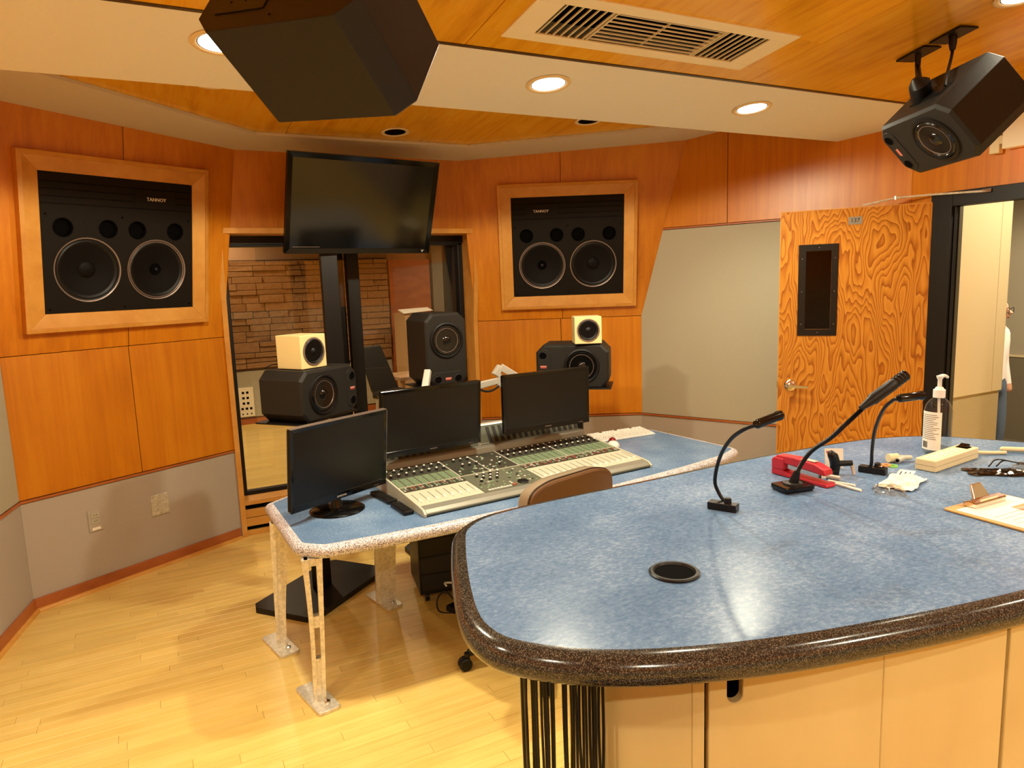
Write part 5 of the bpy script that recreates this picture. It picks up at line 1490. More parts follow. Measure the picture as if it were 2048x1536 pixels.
text_mesh('number', '137', 0.034, 'ink', npl, face_mtx((0.4125, -0.0036, 1.9135), (1, 0, 0), (0, 0, 1)), 0.0004)
hd = MB().lathe([(0.036, 0.0), (0.036, -0.006), (0.030, -0.011), (0.018, -0.013), (0.016, -0.045), (0.012, -0.048)], 28, 'y', (0.071, 0, 0.915)).build('handle_rose', 'chrome', dr, smooth=True)
MB().hexa([(0.060, -0.056, 0.905), (0.060, -0.040, 0.905), (0.060, -0.040, 0.926), (0.060, -0.056, 0.926)], [(0.178, -0.058, 0.902), (0.178, -0.048, 0.902), (0.178, -0.048, 0.918), (0.178, -0.058, 0.918)]).build('lever', 'chrome', hd, bevel=0.003)
MB().box(-0.007, -0.004, 0.014, 0.030, 0.895, 0.935).build('latch', 'black', dr)
for z in (1.82, 1.0, 0.2):
    hg = MB().tube([(DW + 0.012, 0.0, z - 0.055), (DW + 0.012, 0.0, z + 0.055)], 0.008, 10).build('hinge', 'steel', dr, smooth=True)
    MB().box(DW + 0.012, DW + 0.042, 0.002, 0.005, z - 0.055, z + 0.055).build('hinge_leaf', 'steel', hg)
# closer arm from the head of the frame to the door
ca = thing('door_closer', 'thin metal door closer arm above the open plywood door', 'door closer', (4.035, 2.40, 2.02))
def L4(p): return (p[0] - 4.035, p[1] - 2.40, p[2] - 2.02)
MB().tube([L4((4.036, 2.25, 2.015)), L4((4.02, 2.56, 2.032)), L4((3.93, 2.70, 2.03))], 0.006, 8).build('arm', 'steel', ca)
MB().tube([L4((3.93, 2.70, 2.03)), L4((3.82, 2.83, 2.0))], 0.0055, 8).build('arm', 'steel', ca)
MB().box(-0.005, 0.004, -0.17, -0.12, -0.012, 0.006).build('bracket', 'chrome', ca)
MB().lathe([(0.010, 0.0), (0.010, 0.02)], 10, c=L4((3.93, 2.70, 2.02))).build('pivot', 'steel', ca)

# exit sign above the doorway
ex = thing('sign_box', 'cream lit sign box above the doorway, cut off by the right edge', 'sign box', (4.045, 1.97, 2.215))
MB().box(-0.045, 0.012, -0.22, 0.205, 0.0, 0.19).build('housing', 'vent', ex, bevel=0.004)
MB().box(-0.030, 0.010, 0.225, 0.275, -0.015, 0.09).build('lamp_arm', 'cream', ex, bevel=0.004)
MB().box(-0.028, 0.0, 0.20, 0.23, 0.03, 0.07).build('arm_joint', 'cream', ex)
MB().box(-0.03, 0.0, -0.16, 0.08, -0.004, 0.001).build('red_lens', 'exit_red', ex)  # glowing strip added under the box for the red glow, no letters
ld = bpy.data.lights.new('exit_glow', 'POINT'); ld.energy = 0.35; ld.color = (1, 0.05, 0.02); ld.shadow_soft_size = 0.05
lo = bpy.data.objects.new('exit_glow', ld); COL.objects.link(lo); lo.parent = ex; lo.location = (-0.02, 0.0, -0.035)

# ------------------------------------------------------------------ things on the counter
def lamp_mic(label, base, rz, nodes, head, bw=0.03):
    """small black gooseneck with a tube head on a block"""
    t = thing('gooseneck_lamp', label, 'gooseneck lamp', (base[0], base[1], CZ + 0.001))
    Bx = Matrix.Rotation(rz, 4, 'Z')
    MB(Bx).box(-0.036, 0.036, -0.014, 0.014, 0.0, 0.018).build('base', 'black', t, bevel=0.0015)
    MB(Bx).lathe([(0.009, 0.018), (0.0085, 0.03), (0.006, 0.032), (0.0001, 0.032)], 12, c=(0.012, 0, 0), cap=False).build('switch', 'black', t, smooth=True)
    pts_ = [Vector(n) - Vector((base[0], base[1], CZ)) for n in nodes]
    MB().tube(catmull(pts_, 6), 0.0046, 10).build('gooseneck', 'black', t, smooth=True)
    a, b = [Vector(n) - Vector((base[0], base[1], CZ)) for n in head]
    d = b - a
    hd_ = MB().tube([a - d * 0.05, a, a + d * 0.04, b - d * 0.12, b - d * 0.1, b], [0.005, 0.009, 0.0105, 0.0105, 0.0118, 0.0118], 14).build('head', 'gloss_black', t, smooth=True)
    MB().tube([b, b + d * 0.01], [0.0105, 0.009], 14).build('tip', 'cab', hd_)
    return t
lamp_mic('black gooseneck lamp on the counter, nearest the chair', (1.225, 1.268), rd(-62),
         [(1.238, 1.275, 1.055), (1.232, 1.29, 1.075), (1.221, 1.293, 1.11), (1.202, 1.256, 1.18), (1.172, 1.191, 1.24), (1.152, 1.128, 1.278), (1.165, 1.108, 1.289)], [(1.165, 1.108, 1.290), (1.259, 1.126, 1.297)])
g3 = lamp_mic('black gooseneck lamp on the counter beside the sanitizer bottle, wires on its base', (1.808, 1.278), rd(-70),
         [(1.797, 1.283, 1.055), (1.792, 1.272, 1.07), (1.762, 1.25, 1.12), (1.716, 1.211, 1.19), (1.662, 1.153, 1.258), (1.640, 1.112, 1.292), (1.634, 1.094, 1.299)], [(1.634, 1.093, 1.30), (1.707, 1.079, 1.302)])
for k, (mat, z) in enumerate((('chrome', 0.022), ('orange', 0.024), ('green', 0.022))):
    MB().tube([(0.012 + 0.012 * k + 0.012 * math.cos(a), -0.012 - 0.012 * k + 0.010 * math.sin(a), z) for a in [j * PI / 8 for j in range(17)]], 0.0032, 6).build('wire_coil', mat, g3, smooth=True)

mic = thing('desk_microphone', 'tall black gooseneck microphone on a flat square base, in front of the stapler', 'microphone', (1.493, 1.288, CZ + 0.001))
MB(Matrix.Rotation(rd(-10), 4, 'Z')).prism([(p.x, p.y) for p in rounded([(-0.048, -0.034), (0.048, -0.034), (0.048, 0.034), (-0.048, 0.034)], [0.012] * 4, 4)], 0.004, 0.017).build('base', 'gloss_black', mic, bevel=0.003)
MB(Matrix.Rotation(rd(-10), 4, 'Z')).box(-0.042, 0.042, -0.028, 0.028, 0.0, 0.005).build('foot_pad', 'rubber', mic)
O = Vector((1.493, 1.288, CZ))
MB().lathe([(0.026, 0.017), (0.025, 0.021), (0.018, 0.022), (0.0001, 0.022)], 24, cap=False).build('collar', 'cab', mic, smooth=True)
ns = [Vector(p) - O for p in ((1.494, 1.288, 1.055), (1.496, 1.272, 1.10), (1.480, 1.222, 1.16), (1.462, 1.150, 1.212), (1.440, 1.095, 1.256), (1.452, 1.070, 1.288), (1.473, 1.052, 1.318))]
c = catmull(ns, 8)
MB().tube(c[:8], [0.0125, 0.0125, 0.012, 0.0115, 0.011, 0.010, 0.0085, 0.0075], 12).build('sleeve', 'black', mic, smooth=True)
nk = MB()
for i in range(6, len(c) - 1):                          # ribbed gooseneck
    a, b = c[i], c[i + 1]
    for q in (0.0, 0.25, 0.5, 0.75):
        p0 = a.lerp(b, q); p1 = a.lerp(b, q + 0.13); p2 = a.lerp(b, q + 0.25)
        nk.tube([p0, p1, p2], [0.0050, 0.0058, 0.0050], 8, False)
nk.build('gooseneck', 'black', mic, smooth=True)
a, b = Vector((1.473, 1.052, 1.318)) - O, Vector((1.566, 1.032, 1.372)) - O
d = b - a
MB().tube([a - d * 0.3, a, a + d * 0.04, a + d * 0.62, a + d * 0.63], [0.0062, 0.0115, 0.0140, 0.0140, 0.0128], 16).build('capsule_body', 'black', mic, smooth=True)
gr = MB().tube([a + d * 0.63, b], [0.0118, 0.0118], 16).build('grille', 'cab', mic, smooth=True)
for k in range(4):
    q = 0.68 + k * 0.085
    MB().tube([a + d * q, a + d * (q + 0.02), a + d * (q + 0.045), a + d * (q + 0.05)], [0.0122, 0.0138, 0.0138, 0.0122], 16, False).build('grille_ring', 'gloss_black', gr, smooth=True)

# red stapler
sp = thing('stapler', 'red desk stapler on the blue counter behind the gooseneck microphone', 'stapler', (1.592, 1.34, CZ + 0.001), rd(0))
MB().prism([(-0.095, 0.0), (0.095, 0.0), (0.095, 0.016), (0.055, 0.018), (0.04, 0.012), (-0.07, 0.010), (-0.088, 0.012), (-0.095, 0.006)], -0.019, 0.019, 'x').build('base', 'red', sp, bevel=0.003)
MB().prism([(0.095, 0.016), (0.095, 0.045), (0.085, 0.052), (0.05, 0.052), (0.05, 0.018)], -0.020, 0.020, 'x').build('hinge_cover', 'red', sp, bevel=0.004)
MB().prism([(0.06, 0.030), (0.055, 0.036), (-0.07, 0.030), (-0.07, 0.020), (0.055, 0.024)], -0.0095, 0.0095, 'x').build('magazine', 'chrome', sp)
MB().prism([(0.085, 0.044), (0.08, 0.058), (0.02, 0.062), (-0.05, 0.058), (-0.082, 0.048), (-0.088, 0.034), (-0.082, 0.030), (-0.05, 0.034), (0.055, 0.038)], -0.017, 0.017, 'x').build('top_arm', 'red', sp, bevel=0.004)
MB().box(-0.009, 0.009, -0.045, 0.0, 0.0605, 0.0618).build('name_strip', 'silver', sp)

# card, clamp, sticks, batteries
cd = thing('business_card', 'small white printed card propped upright behind the black clamp', 'card', (1.765, 1.372, CZ + 0.001), rd(-36))
m = MB(); m.hexa([(-0.026, -0.0003, 0.0), (0.026, -0.0003, 0.0), (0.026, 0.0003, 0.0), (-0.026, 0.0003, 0.0)], [(-0.026, 0.012, 0.056), (0.026, 0.012, 0.056), (0.026, 0.0126, 0.056), (-0.026, 0.0126, 0.056)])
m.build('sheet', 'paper', cd)
sl_ = 0.0123 / 0.056
MB().hexa([(-0.021, 0.042 * sl_ - 0.001, 0.042), (-0.008, 0.042 * sl_ - 0.001, 0.042), (-0.008, 0.042 * sl_ - 0.0002, 0.042), (-0.021, 0.042 * sl_ - 0.0002, 0.042)], [(-0.021, 0.049 * sl_ - 0.001, 0.049), (-0.008, 0.049 * sl_ - 0.001, 0.049), (-0.008, 0.049 * sl_ - 0.0002, 0.049), (-0.021, 0.049 * sl_ - 0.0002, 0.049)]).build('mark', 'btn_red', cd)
cp = thing('microphone_clamp', 'black spring clamp with a bent metal leg, in front of the small white card', 'clamp', (1.708, 1.325, CZ + 0.001), rd(-30))
MB().tube(catmull([(0, 0.008, 0.0), (0.002, 0.006, 0.025), (-0.004, 0.0, 0.045), (-0.010, -0.004, 0.060), (-0.006, -0.006, 0.068)], 5), [0.014] * 16 + [0.013, 0.012, 0.011, 0.010, 0.006], 10).build('jaw', 'black', cp, smooth=True)
MB().tube([(0.008, 0, 0.032), (0.045, -0.006, 0.034)], [0.009, 0.0085], 12).build('spindle', 'black', cp, smooth=True)
MB().tube([(0.044, -0.006, 0.032), (0.046, -0.016, 0.0035)], [0.006, 0.0045], 8).build('leg', 'silver', cp, smooth=True)
MB().box(-0.022, 0.006, -0.010, 0.012, 0.0, 0.014).build('foot', 'black', cp, bevel=0.002)
def stick(label, a, b, r, mat, cat, name):
    o = MB().tube([(a[0], a[1], CZ + r + 0.001), (b[0], b[1], CZ + r + 0.001)], r, 10).build(name, mat, None, smooth=True)
    return tag(o, label, cat)
stick('thin white stick lying behind the front end of the red stapler', (1.630, 1.285), (1.648, 1.215), 0.0035, 'paper', 'stick', 'white_stick')
stick('longer white stick lying in front of the stapler nose', (1.622, 1.255), (1.622, 1.178), 0.0038, 'paper', 'stick', 'white_stick')
stick('short silver battery lying between stapler and clamp', (1.652, 1.312), (1.664, 1.274), 0.007, 'silver', 'battery', 'battery')

# crumpled white pouch in clear film
def crumple(name, mat, parent, cx, cy, w, d, h, seed, rz=0.0, nx=14, ny=10, base=0.001):
    rr = random.Random(seed)
    ph = [rr.uniform(0, 6.28) for _ in range(8)]
    vs_, fs_ = [], []
    ca_, sa_ = math.cos(rz), math.sin(rz)
    for j in range(ny + 1):
        for i in range(nx + 1):
            a, b = i / nx * 2 - 1, j / ny * 2 - 1
            edge = max(0.0, (1 - abs(a) ** 3) * (1 - abs(b) ** 3))
            z = h * edge * (0.55 + 0.25 * math.sin(5 * a + ph[0]) * math.cos(4 * b + ph[1]) + 0.25 * math.sin(9 * a + 7 * b + ph[2])) + rr.uniform(0, h * 0.18) + base
            x = w / 2 * a * (1 + 0.06 * math.sin(6 * b + ph[3])); y = d / 2 * b * (1 + 0.08 * math.sin(5 * a + ph[4]))
            vs_.append((cx + ca_ * x - sa_ * y, cy + sa_ * x + ca_ * y, z))
    for j in range(ny):
        for i in range(nx):
            q = j * (nx + 1) + i; fs_.append((q, q + 1, q + nx + 2, q + nx + 1))
    o = MB().add(vs_, fs_).build(name, mat, parent)
    sd = o.modifiers.new('solid', 'SOLIDIFY'); sd.thickness = 0.0006
    return o
pb = thing('cloth_pouch', 'crumpled white pouch in clear film lying before the power strip', 'pouch', (1.752, 1.168, CZ + 0.001))
crumple('cloth', 'paper', pb, 0.025, 0.0, 0.15, 0.085, 0.018, 3, rd(20), base=0.002)
crumple('film', 'film', pb, -0.070, -0.028, 0.09, 0.075, 0.020, 4, rd(40), 20, 16)
tgo = MB(Matrix.Translation((0.085, 0.03, 0.012)) @ Matrix.Rotation(rd(25), 4, 'Z')).box(-0.035, 0.035, -0.02, 0.02, 0.0, 0.0008).build('paper_tag', 'paper', pb)
for k in range(3):
    MB(Matrix.Translation((0.085, 0.03, 0.0129)) @ Matrix.Rotation(rd(25), 4, 'Z')).box(-0.025, 0.012, -0.012 + k * 0.011, -0.009 + k * 0.011, 0.0, 0.0003).build('print_line', 'ink', tgo)

# sanitizer bottle
bo = thing('pump_bottle', 'nearly empty clear pump bottle with a white pump top on the counter', 'bottle', (2.153, 1.308, CZ + 0.001), rd(-40))
Rb = 0.039
MB().lathe([(0.001, 0.001), (Rb - 0.006, 0.001), (Rb, 0.008), (Rb, 0.138), (Rb - 0.003, 0.153), (Rb - 0.012, 0.168), (0.016, 0.178), (0.014, 0.182), (0.014, 0.19)], 36, cap=False).build('body', 'clear', bo, smooth=True)
MB().lathe([(0.001, 0.003), (Rb - 0.008, 0.003), (Rb - 0.003, 0.010), (Rb - 0.003, 0.022), (0.001, 0.022)], 32, cap=False).build('remaining_gel', 'clear', bo, smooth=True)
MB().tube([(0.0, 0.0, 0.012), (0.004, 0.0, 0.06), (0.002, 0, 0.12), (0, 0, 0.185)], 0.004, 8).build('dip_tube', 'white', bo, smooth=True)
cpx = MB().lathe([(0.017, 0.180), (0.017, 0.204), (0.013, 0.206), (0.010, 0.212), (0.006, 0.213), (0.006, 0.236), (0.009, 0.240), (0.010, 0.247), (0.0001, 0.249)], 24, cap=False).build('pump_cap', 'white', bo, smooth=True)
MB().tube(bez((0, 0, 0.243), (0.012, 0.012, 0.247), (0.022, 0.022, 0.246), (0.032, 0.030, 0.238)), [0.0075, 0.007, 0.0066, 0.0062, 0.006, 0.0057, 0.0054, 0.005, 0.0048, 0.0046, 0.0044, 0.0042, 0.004], 10).build('spout', 'white', cpx, smooth=True)
vs_, fs_ = [], []
n = 12
for z in (0.018, 0.138):
    for k in range(n + 1):
        a = rd(172) + rd(95) * k / n
        vs_.append(((Rb + 0.0006) * math.cos(a), (Rb + 0.0006) * math.sin(a), z))
fs_ = [(k, k + 1, n + 2 + k, n + 1 + k) for k in range(n)]
lb = MB().add(vs_, fs_).build('label', 'paper', bo, smooth=True)
rl = random.Random(9)
for i in range(14):
    z = 0.052 + i * 0.0058
    a0, a1 = rd(180), rd(180 + rl.uniform(55, 82))
    q = []
    for k in range(9):
        a = a0 + (a1 - a0) * k / 8
        q.append(((Rb + 0.0009) * math.cos(a), (Rb + 0.0009) * math.sin(a)))
    MB().add([(x, y, z) for x, y in q] + [(x, y, z + 0.0018) for x, y in q], [(k, k + 1, 10 + k, 9 + k) for k in range(8)]).build('print_line', 'ring', lb)
for i in range(9):
    a = rd(185 + i * 3.2)
    a2 = a + rd(1.7)
    MB().add([((Rb + 0.0009) * math.cos(t), (Rb + 0.0009) * math.sin(t), z) for z in (0.024, 0.044) for t in (a, a2)], [(0, 1, 3, 2)]).build('bar', 'ink', lb)

# power strip and its cable
ps = thing('power_strip', 'cream power strip with a dark switch lying on the counter beside the bottle', 'power strip', (2.068, 1.222, CZ + 0.001), rd(6))
MB().box(-0.128, 0.128, -0.029, 0.029, 0.0, 0.034).build('body', 'cream', ps, bevel=0.003)
for k in range(6):
    x = -0.100 + k * 0.031
    s = MB().box(x - 0.011, x + 0.011, -0.016, 0.016, 0.034, 0.0345).build('socket', 'vent', ps, bevel=0.0004, seg=1)
    for q in (-0.006, 0.006):
        MB().box(x - 0.004, x + 0.004, q - 0.001, q + 0.001, 0.0345, 0.0349).build('slit', 'ring', s)
sw = MB().box(0.082, 0.112, -0.016, 0.016, 0.034, 0.036).build('switch_well', 'hole', ps)
MB().hexa([(0.085, -0.012, 0.036), (0.109, -0.012, 0.036), (0.109, 0.012, 0.036), (0.085, 0.012, 0.036)], [(0.085, -0.012, 0.037), (0.109, -0.012, 0.044), (0.109, 0.012, 0.044), (0.085, 0.012, 0.037)]).build('switch', 'gloss_black', sw)
MB().box(-0.1282, 0.1282, -0.0292, 0.0292, 0.016, 0.0168).build('seam_line', 'ring', ps)
pc = MB().tube([Vector((q[0] - 2.068, q[1] - 1.222, q[2] - CZ)) for q in []] or catmull([(0.127, 0.0, 0.016), (0.17, -0.012, 0.008), (0.205, -0.035, 0.0055), (0.235, -0.06, 0.0055)], 6), 0.0055, 10).build('cord', 'cream', ps, smooth=True)
pg = thing('plug', 'cream power plug on its cord, right of the power strip', 'plug', (2.365, 1.175, CZ + 0.001), rd(-46))
MB().tube([(-0.055, 0, 0.009), (-0.05, 0, 0.0095), (0.03, 0, 0.0095)], [0.004, 0.0075, 0.008], 12).build('body', 'cream', pg, smooth=True)
MB().tube([(0.03, 0, 0.0075), (0.12, 0.012, 0.006), (0.2, 0.0, 0.006)], 0.0052, 8).build('cord', 'cream', pg, smooth=True)
cn_ = thing('audio_connector', 'small cream and silver connector lying left of the power strip', 'connector', (1.972, 1.315, CZ + 0.001), rd(-20))
MB().tube([(-0.03, 0.0, 0.013), (0.0, 0.0, 0.013)], 0.013, 16).build('barrel', 'cream', cn_, smooth=True)
MB().tube([(0.0, 0.0, 0.011), (0.045, 0.0, 0.010)], [0.009, 0.007], 14).build('collar', 'silver', cn_, smooth=True)
MB().tube([(-0.012, -0.018, 0.0085), (0.025, 0.002, 0.010)], [0.0085, 0.0075], 12).build('side_barrel', 'silver', cn_, smooth=True)
MB().tube([(-0.0135, -0.019, 0.0085), (-0.012, -0.018, 0.0085)], [0.005, 0.005], 12).build('socket_hole', 'hole', cn_)

# smoky packet with black strings
mk = thing('smoky_packet', 'flat smoky plastic packet with black strings, in front of the power strip', 'packet', (2.085, 1.085, CZ + 0.001))
crumple('packet', 'smoke', mk, 0.0, 0.0, 0.17, 0.075, 0.010, 8, rd(-38))
crumple('film', 'film', mk, 0.10, -0.02, 0.08, 0.07, 0.022, 12, rd(10), 16, 14)
MB().tube(catmull([(0.0, 0.03, 0.012), (0.05, 0.035, 0.024), (0.09, 0.0, 0.016), (0.13, -0.02, 0.012)], 6), 0.0022, 6).build('string', 'black', mk, smooth=True)
MB().tube(catmull([(0.02, 0.02, 0.012), (0.07, 0.025, 0.020), (0.10, -0.01, 0.012), (0.12, -0.03, 0.010)], 6), 0.0022, 6).build('string', 'black', mk, smooth=True)

# clipboard with paper and pen
cb = thing('clipboard', 'tan clipboard with white sheets and a metal clip at the right edge', 'clipboard', (1.765, 0.815, CZ + 0.001), rd(-1))
Pc = rounded([(-0.115, -0.165), (0.115, -0.165), (0.115, 0.165), (-0.115, 0.165)], [0.012] * 4, 4)
MB().prism([(p.x, p.y) for p in Pc], 0.0, 0.004).build('board', 'clipboard', cb, bevel=0.001)
sh = MB().box(-0.104, 0.108, -0.155, 0.140, 0.004, 0.0052).build('sheets', 'paper', cb)
MB().box(0.02, 0.075, 0.045, 0.085, 0.0052, 0.0055).build('orange_print', 'orange', sh)
text_mesh('heading', 'NOTES', 0.013, 'ink', sh, face_mtx((-0.05, 0.060, 0.0055), (1, 0, 0), (0, 1, 0)), 0.0001) if False else None
for k in range(12):
    MB().box(-0.085 + 0.006 * (k % 3), 0.03 + 0.02 * ((k * 7) % 3), 0.062 - k * 0.016, 0.0634 - k * 0.016, 0.0052, 0.0054).build('print_line', 'ring', sh)
cl_ = MB().prism([(0.118, 0.005), (0.118, 0.018), (0.135, 0.022), (0.150, 0.016), (0.150, 0.005)], -0.062, 0.062, 'x').build('clip', 'chrome', cb, bevel=0.003)
MB().box(-0.04, 0.03, 0.1205, 0.1225, 0.0185, 0.0225).build('clip_label', 'cream', cl_)
MB().hexa([(-0.032, 0.140, 0.018), (0.032, 0.140, 0.018), (0.032, 0.146, 0.017), (-0.032, 0.146, 0.017)], [(-0.020, 0.158, 0.050), (0.020, 0.158, 0.050), (0.020, 0.162, 0.048), (-0.020, 0.162, 0.048)]).build('clip_lever', 'chrome', cl_, bevel=0.003)
MB().tube([(-0.03, 0.146, 0.012), (0.03, 0.146, 0.012)], 0.007, 12).build('spring', 'chrome', cl_, smooth=True)
pn = thing('pen', 'dark pen with a silver tip lying on the clipboard paper', 'pen', (1.80, 0.862, CZ + 0.0072), rd(-42))
MB().tube([(-0.01, 0, 0.005), (0.11, 0, 0.005)], 0.005, 10).build('barrel', 'black', pn, smooth=True)
MB().tube([(-0.032, 0, 0.003), (-0.028, 0, 0.004), (-0.01, 0, 0.005)], [0.001, 0.002, 0.005], 10).build('tip', 'silver', pn, smooth=True)
# ------------------------------------------------------------------ studio furnishings seen through the glass
wp = thing('connector_panel', 'cream wall panel with rows of black sockets below the stone wall', 'connector panel', (0.945, 9.08, 0.10))
MB().box(-0.075, 0.095, -0.012, 0.004, 0.0, 0.36).build('plate', 'vent', wp, bevel=0.002)
for r_ in range(5):
    for k in range(3 if r_ < 2 else 2):
        x = -0.045 + k * 0.05 + (0.0 if r_ < 2 else 0.02); z = 0.035 + r_ * 0.066
        s = 0.008 if r_ == 0 else 0.014
        MB().box(x - s, x + s, -0.014, -0.012, z - s, z + s).build('socket', 'hole', wp)
bx = thing('cardboard_box', 'open cardboard box stacked high in the studio, behind the upright loudspeaker', 'box', (3.05, 8.75, 0), rd(8))
MB().box(-0.20, 0.20, -0.16, 0.16, 0.0, 1.28).build('carton', 'card_box', bx)
MB().hexa([(-0.22, -0.18, 1.28), (0.20, -0.18, 1.30), (0.20, -0.15, 1.30), (-0.22, -0.15, 1.28)], [(-0.22, -0.02, 1.33), (0.2, -0.02, 1.34), (0.2, 0.0, 1.33), (-0.22, 0.0, 1.32)]).build('flap', 'paper', bx)
bb = thing('yellow_crate', 'orange yellow crate beside the carton in the studio', 'crate', (3.42, 8.7, 0), 0)
MB().box(-0.11, 0.11, -0.12, 0.12, 0.0, 1.0).build('stack', 'card_box', bb)
MB().box(-0.11, 0.11, -0.12, 0.12, 1.0, 1.18).build('crate', 'orange', bb, bevel=0.004)
sc = thing('studio_chair', 'dark reclining studio chair seen through the right pane', 'chair', (2.36, 7.3, 0), rd(30))
MB().hexa([(-0.2, -0.2, 0.42), (0.2, -0.2, 0.42), (0.2, 0.25, 0.42), (-0.2, 0.25, 0.42)], [(-0.2, -0.2, 0.48), (0.2, -0.2, 0.48), (0.2, 0.25, 0.5), (-0.2, 0.25, 0.5)]).build('seat', 'cab', sc, bevel=0.02)
MB().hexa([(-0.2, 0.2, 0.48), (0.2, 0.2, 0.48), (0.2, 0.26, 0.48), (-0.2, 0.26, 0.48)], [(-0.17, 0.42, 0.98), (0.17, 0.42, 0.98), (0.17, 0.46, 0.97), (-0.17, 0.46, 0.97)]).build('backrest', 'cab', sc, bevel=0.02)
for sx in (-0.17, 0.17):
    for sy in (-0.17, 0.2):
        MB().tube([(sx, sy, 0.42), (sx * 1.1, sy * 1.1, 0.0)], 0.014, 8).build('leg', 'silver', sc)
tb_ = thing('studio_table', 'small pale table beside the chair in the studio', 'table', (2.85, 7.9, 0), rd(10))
MB().box(-0.45, 0.35, -0.25, 0.25, 0.56, 0.60).build('top', 'studio_wall', tb_, bevel=0.004)
for sx in (-0.4, 0.3):
    for sy in (-0.2, 0.2):
        MB().box(sx - 0.02, sx + 0.02, sy - 0.02, sy + 0.02, 0, 0.56).build('leg', 'studio_wall', tb_)
lw = thing('low_case', 'low cream case on the studio floor below the chair', 'case', (2.36, 6.75, 0), rd(5))
MB().box(-0.25, 0.25, -0.14, 0.14, 0.0, 0.26).build('body', 'cream', lw, bevel=0.006)
MB().box(-0.252, 0.252, -0.142, 0.142, 0.20, 0.207).build('lid_line', 'ring', lw)

# ------------------------------------------------------------------ person in the hallway (profile, walking to the right)
ps_ = thing('person', 'person in a pale pink shirt and jeans, half hidden by the hallway corner', 'person', (6.5, 3.50, -0.3))
# local: x toward viewer is -u ; person faces -v.  joints: (u, v, z)
J = {'pel': (0, 0, 0.90), 'waist': (0, 0, 1.04), 'chest': (0, 0.01, 1.24), 'neck': (0, 0.0, 1.40), 'head0': (0, -0.01, 1.48), 'head1': (0, -0.015, 1.56), 'head2': (0, -0.01, 1.62),
     'shN': (-0.15, 0.01, 1.34), 'elN': (-0.20, -0.02, 1.08), 'wrN': (-0.20, -0.115, 0.88), 'hdN': (-0.20, -0.135, 0.83),
     'shF': (0.15, 0.01, 1.34), 'elF': (0.20, 0.02, 1.08), 'wrF': (0.20, -0.03, 0.86), 'hdF': (0.20, -0.05, 0.80),
     'hpN': (-0.085, 0, 0.86), 'knN': (-0.09, -0.02, 0.48), 'anN': (-0.09, 0.02, 0.09), 'toN': (-0.09, -0.13, 0.04),
     'hpF': (0.085, 0, 0.86), 'knF': (0.09, -0.03, 0.48), 'anF': (0.09, 0.0, 0.09), 'toF': (0.09, -0.15, 0.04)}
Rr = {'pel': (0.15, 0.105), 'waist': (0.125, 0.09), 'chest': (0.15, 0.105), 'neck': (0.055, 0.055), 'head0': (0.065, 0.075), 'head1': (0.075, 0.095), 'head2': (0.06, 0.075),
      'sh': (0.062, 0.062), 'el': (0.045, 0.045), 'wr': (0.034, 0.034), 'hd': (0.026, 0.036), 'hp': (0.088, 0.088), 'kn': (0.06, 0.06), 'an': (0.04, 0.045), 'to': (0.04, 0.03)}
names = list(J)
E_ = [('pel', 'waist'), ('waist', 'chest'), ('chest', 'neck'), ('neck', 'head0'), ('head0', 'head1'), ('head1', 'head2')]
for s in 'NF':
    E_ += [('chest', 'sh' + s), ('sh' + s, 'el' + s), ('el' + s, 'wr' + s), ('wr' + s, 'hd' + s), ('pel', 'hp' + s), ('hp' + s, 'kn' + s), ('kn' + s, 'an' + s), ('an' + s, 'to' + s)]
me = bpy.data.meshes.new('body')
me.from_pydata([J[n] for n in names], [(names.index(a), names.index(b)) for a, b in E_], [])
bo_ = bpy.data.objects.new('body_src', me); COL.objects.link(bo_)
bo_.modifiers.new('skin', 'SKIN')
sb = bo_.modifiers.new('sub', 'SUBSURF'); sb.levels = 2; sb.render_levels = 2
for i, n in enumerate(names):
    sv = me.skin_vertices[0].data[i]
    k = n if n in Rr else n[:-1]
    sv.radius = Rr[k]; sv.use_root = (n == 'pel')
dg = bpy.context.evaluated_depsgraph_get(); dg.update()
bm_ = bpy.data.meshes.new_from_object(bo_.evaluated_get(dg))
bpy.data.objects.remove(bo_, do_unlink=True)
bm_.name = 'body'
bm_.materials.clear()
for k in ('skin', 'shirt', 'jeans', 'black'): bm_.materials.append(M[k])
for p in bm_.polygons:
    c = p.center
    arm = abs(c.x) > 0.135 and c.z < 1.32
    if c.z < 0.09 and not arm: p.material_index = 3
    elif arm: p.material_index = 0 if c.z < 0.885 and abs(c.x) > 0.15 else 1
    elif c.z < 0.94: p.material_index = 2
    elif c.z < 1.385: p.material_index = 1
    else: p.material_index = 0
    p.use_smooth = True
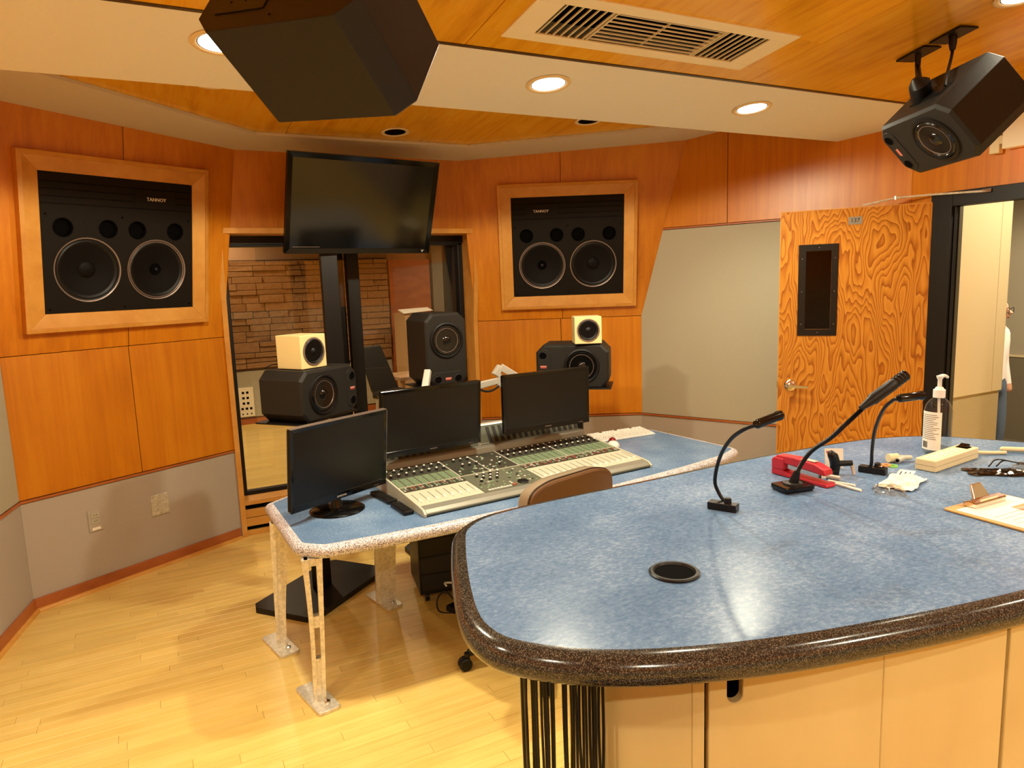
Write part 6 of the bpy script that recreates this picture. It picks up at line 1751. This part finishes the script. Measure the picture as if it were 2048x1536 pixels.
body = bpy.data.objects.new('body', bm_); COL.objects.link(body); body.parent = ps_
# near hand fingers
for k in range(4):
    x0 = -0.20 - 0.018 + 0.012 * k
    MB().tube([(x0, -0.135, 0.815), (x0, -0.140 - 0.004 * k, 0.775), (x0 + 0.003, -0.126, 0.748 + 0.004 * abs(k - 1))], [0.0085, 0.008, 0.006], 8).build('finger', 'skin', ps_, smooth=True)
MB().tube([(-0.205, -0.155, 0.845), (-0.215, -0.172, 0.81), (-0.212, -0.168, 0.785)], [0.009, 0.0085, 0.007], 8).build('thumb', 'skin', ps_, smooth=True)
MB().tube([(-0.20, -0.105, 0.905), (-0.20, -0.119, 0.875)], [0.044, 0.042], 14).build('cuff', 'shirt', ps_, smooth=True)
# hair, nose, glasses, ear
MB().sphere((0, 0.012, 1.565), 0.10, 20, 12, (0.86, 1.06, 1.02)).build('hair', 'hair', ps_, smooth=True)
for o in [c for c in ps_.children if c.name.startswith('hair')]:
    for v_ in o.data.vertices:
        if v_.co.y < -0.055 and v_.co.z < 1.60: v_.co.y = -0.055 + (v_.co.y + 0.055) * 0.1
MB().tube([(0, -0.098, 1.545), (0, -0.128, 1.515), (0, -0.105, 1.505)], [0.008, 0.014, 0.012], 8).build('nose', 'skin', ps_, smooth=True)
gl_ = MB().tube([(-0.075, 0.0, 1.545), (-0.076, -0.075, 1.547), (-0.055, -0.118, 1.545)], 0.0035, 6).build('glasses', 'black', ps_, smooth=True)
for s in (-1, 1):
    MB().tube([(s * 0.034 + 0.026 * math.cos(a), -0.125 + 0.012 * abs(math.cos(a)), 1.538 + 0.022 * math.sin(a)) for a in [k * PI / 8 for k in range(17)]], 0.003, 6, False).build('rim', 'black', gl_)
MB().tube([(-0.02, -0.103, 1.478), (0, -0.108, 1.477), (0.02, -0.103, 1.478)], 0.006, 6).build('mouth', 'btn_red', ps_, smooth=True)
for s in (-1, 1):
    MB().sphere((s * 0.078, 0.0, 1.525), 0.022, 10, 8, (0.4, 0.7, 1.2)).build('ear', 'skin', ps_, smooth=True)
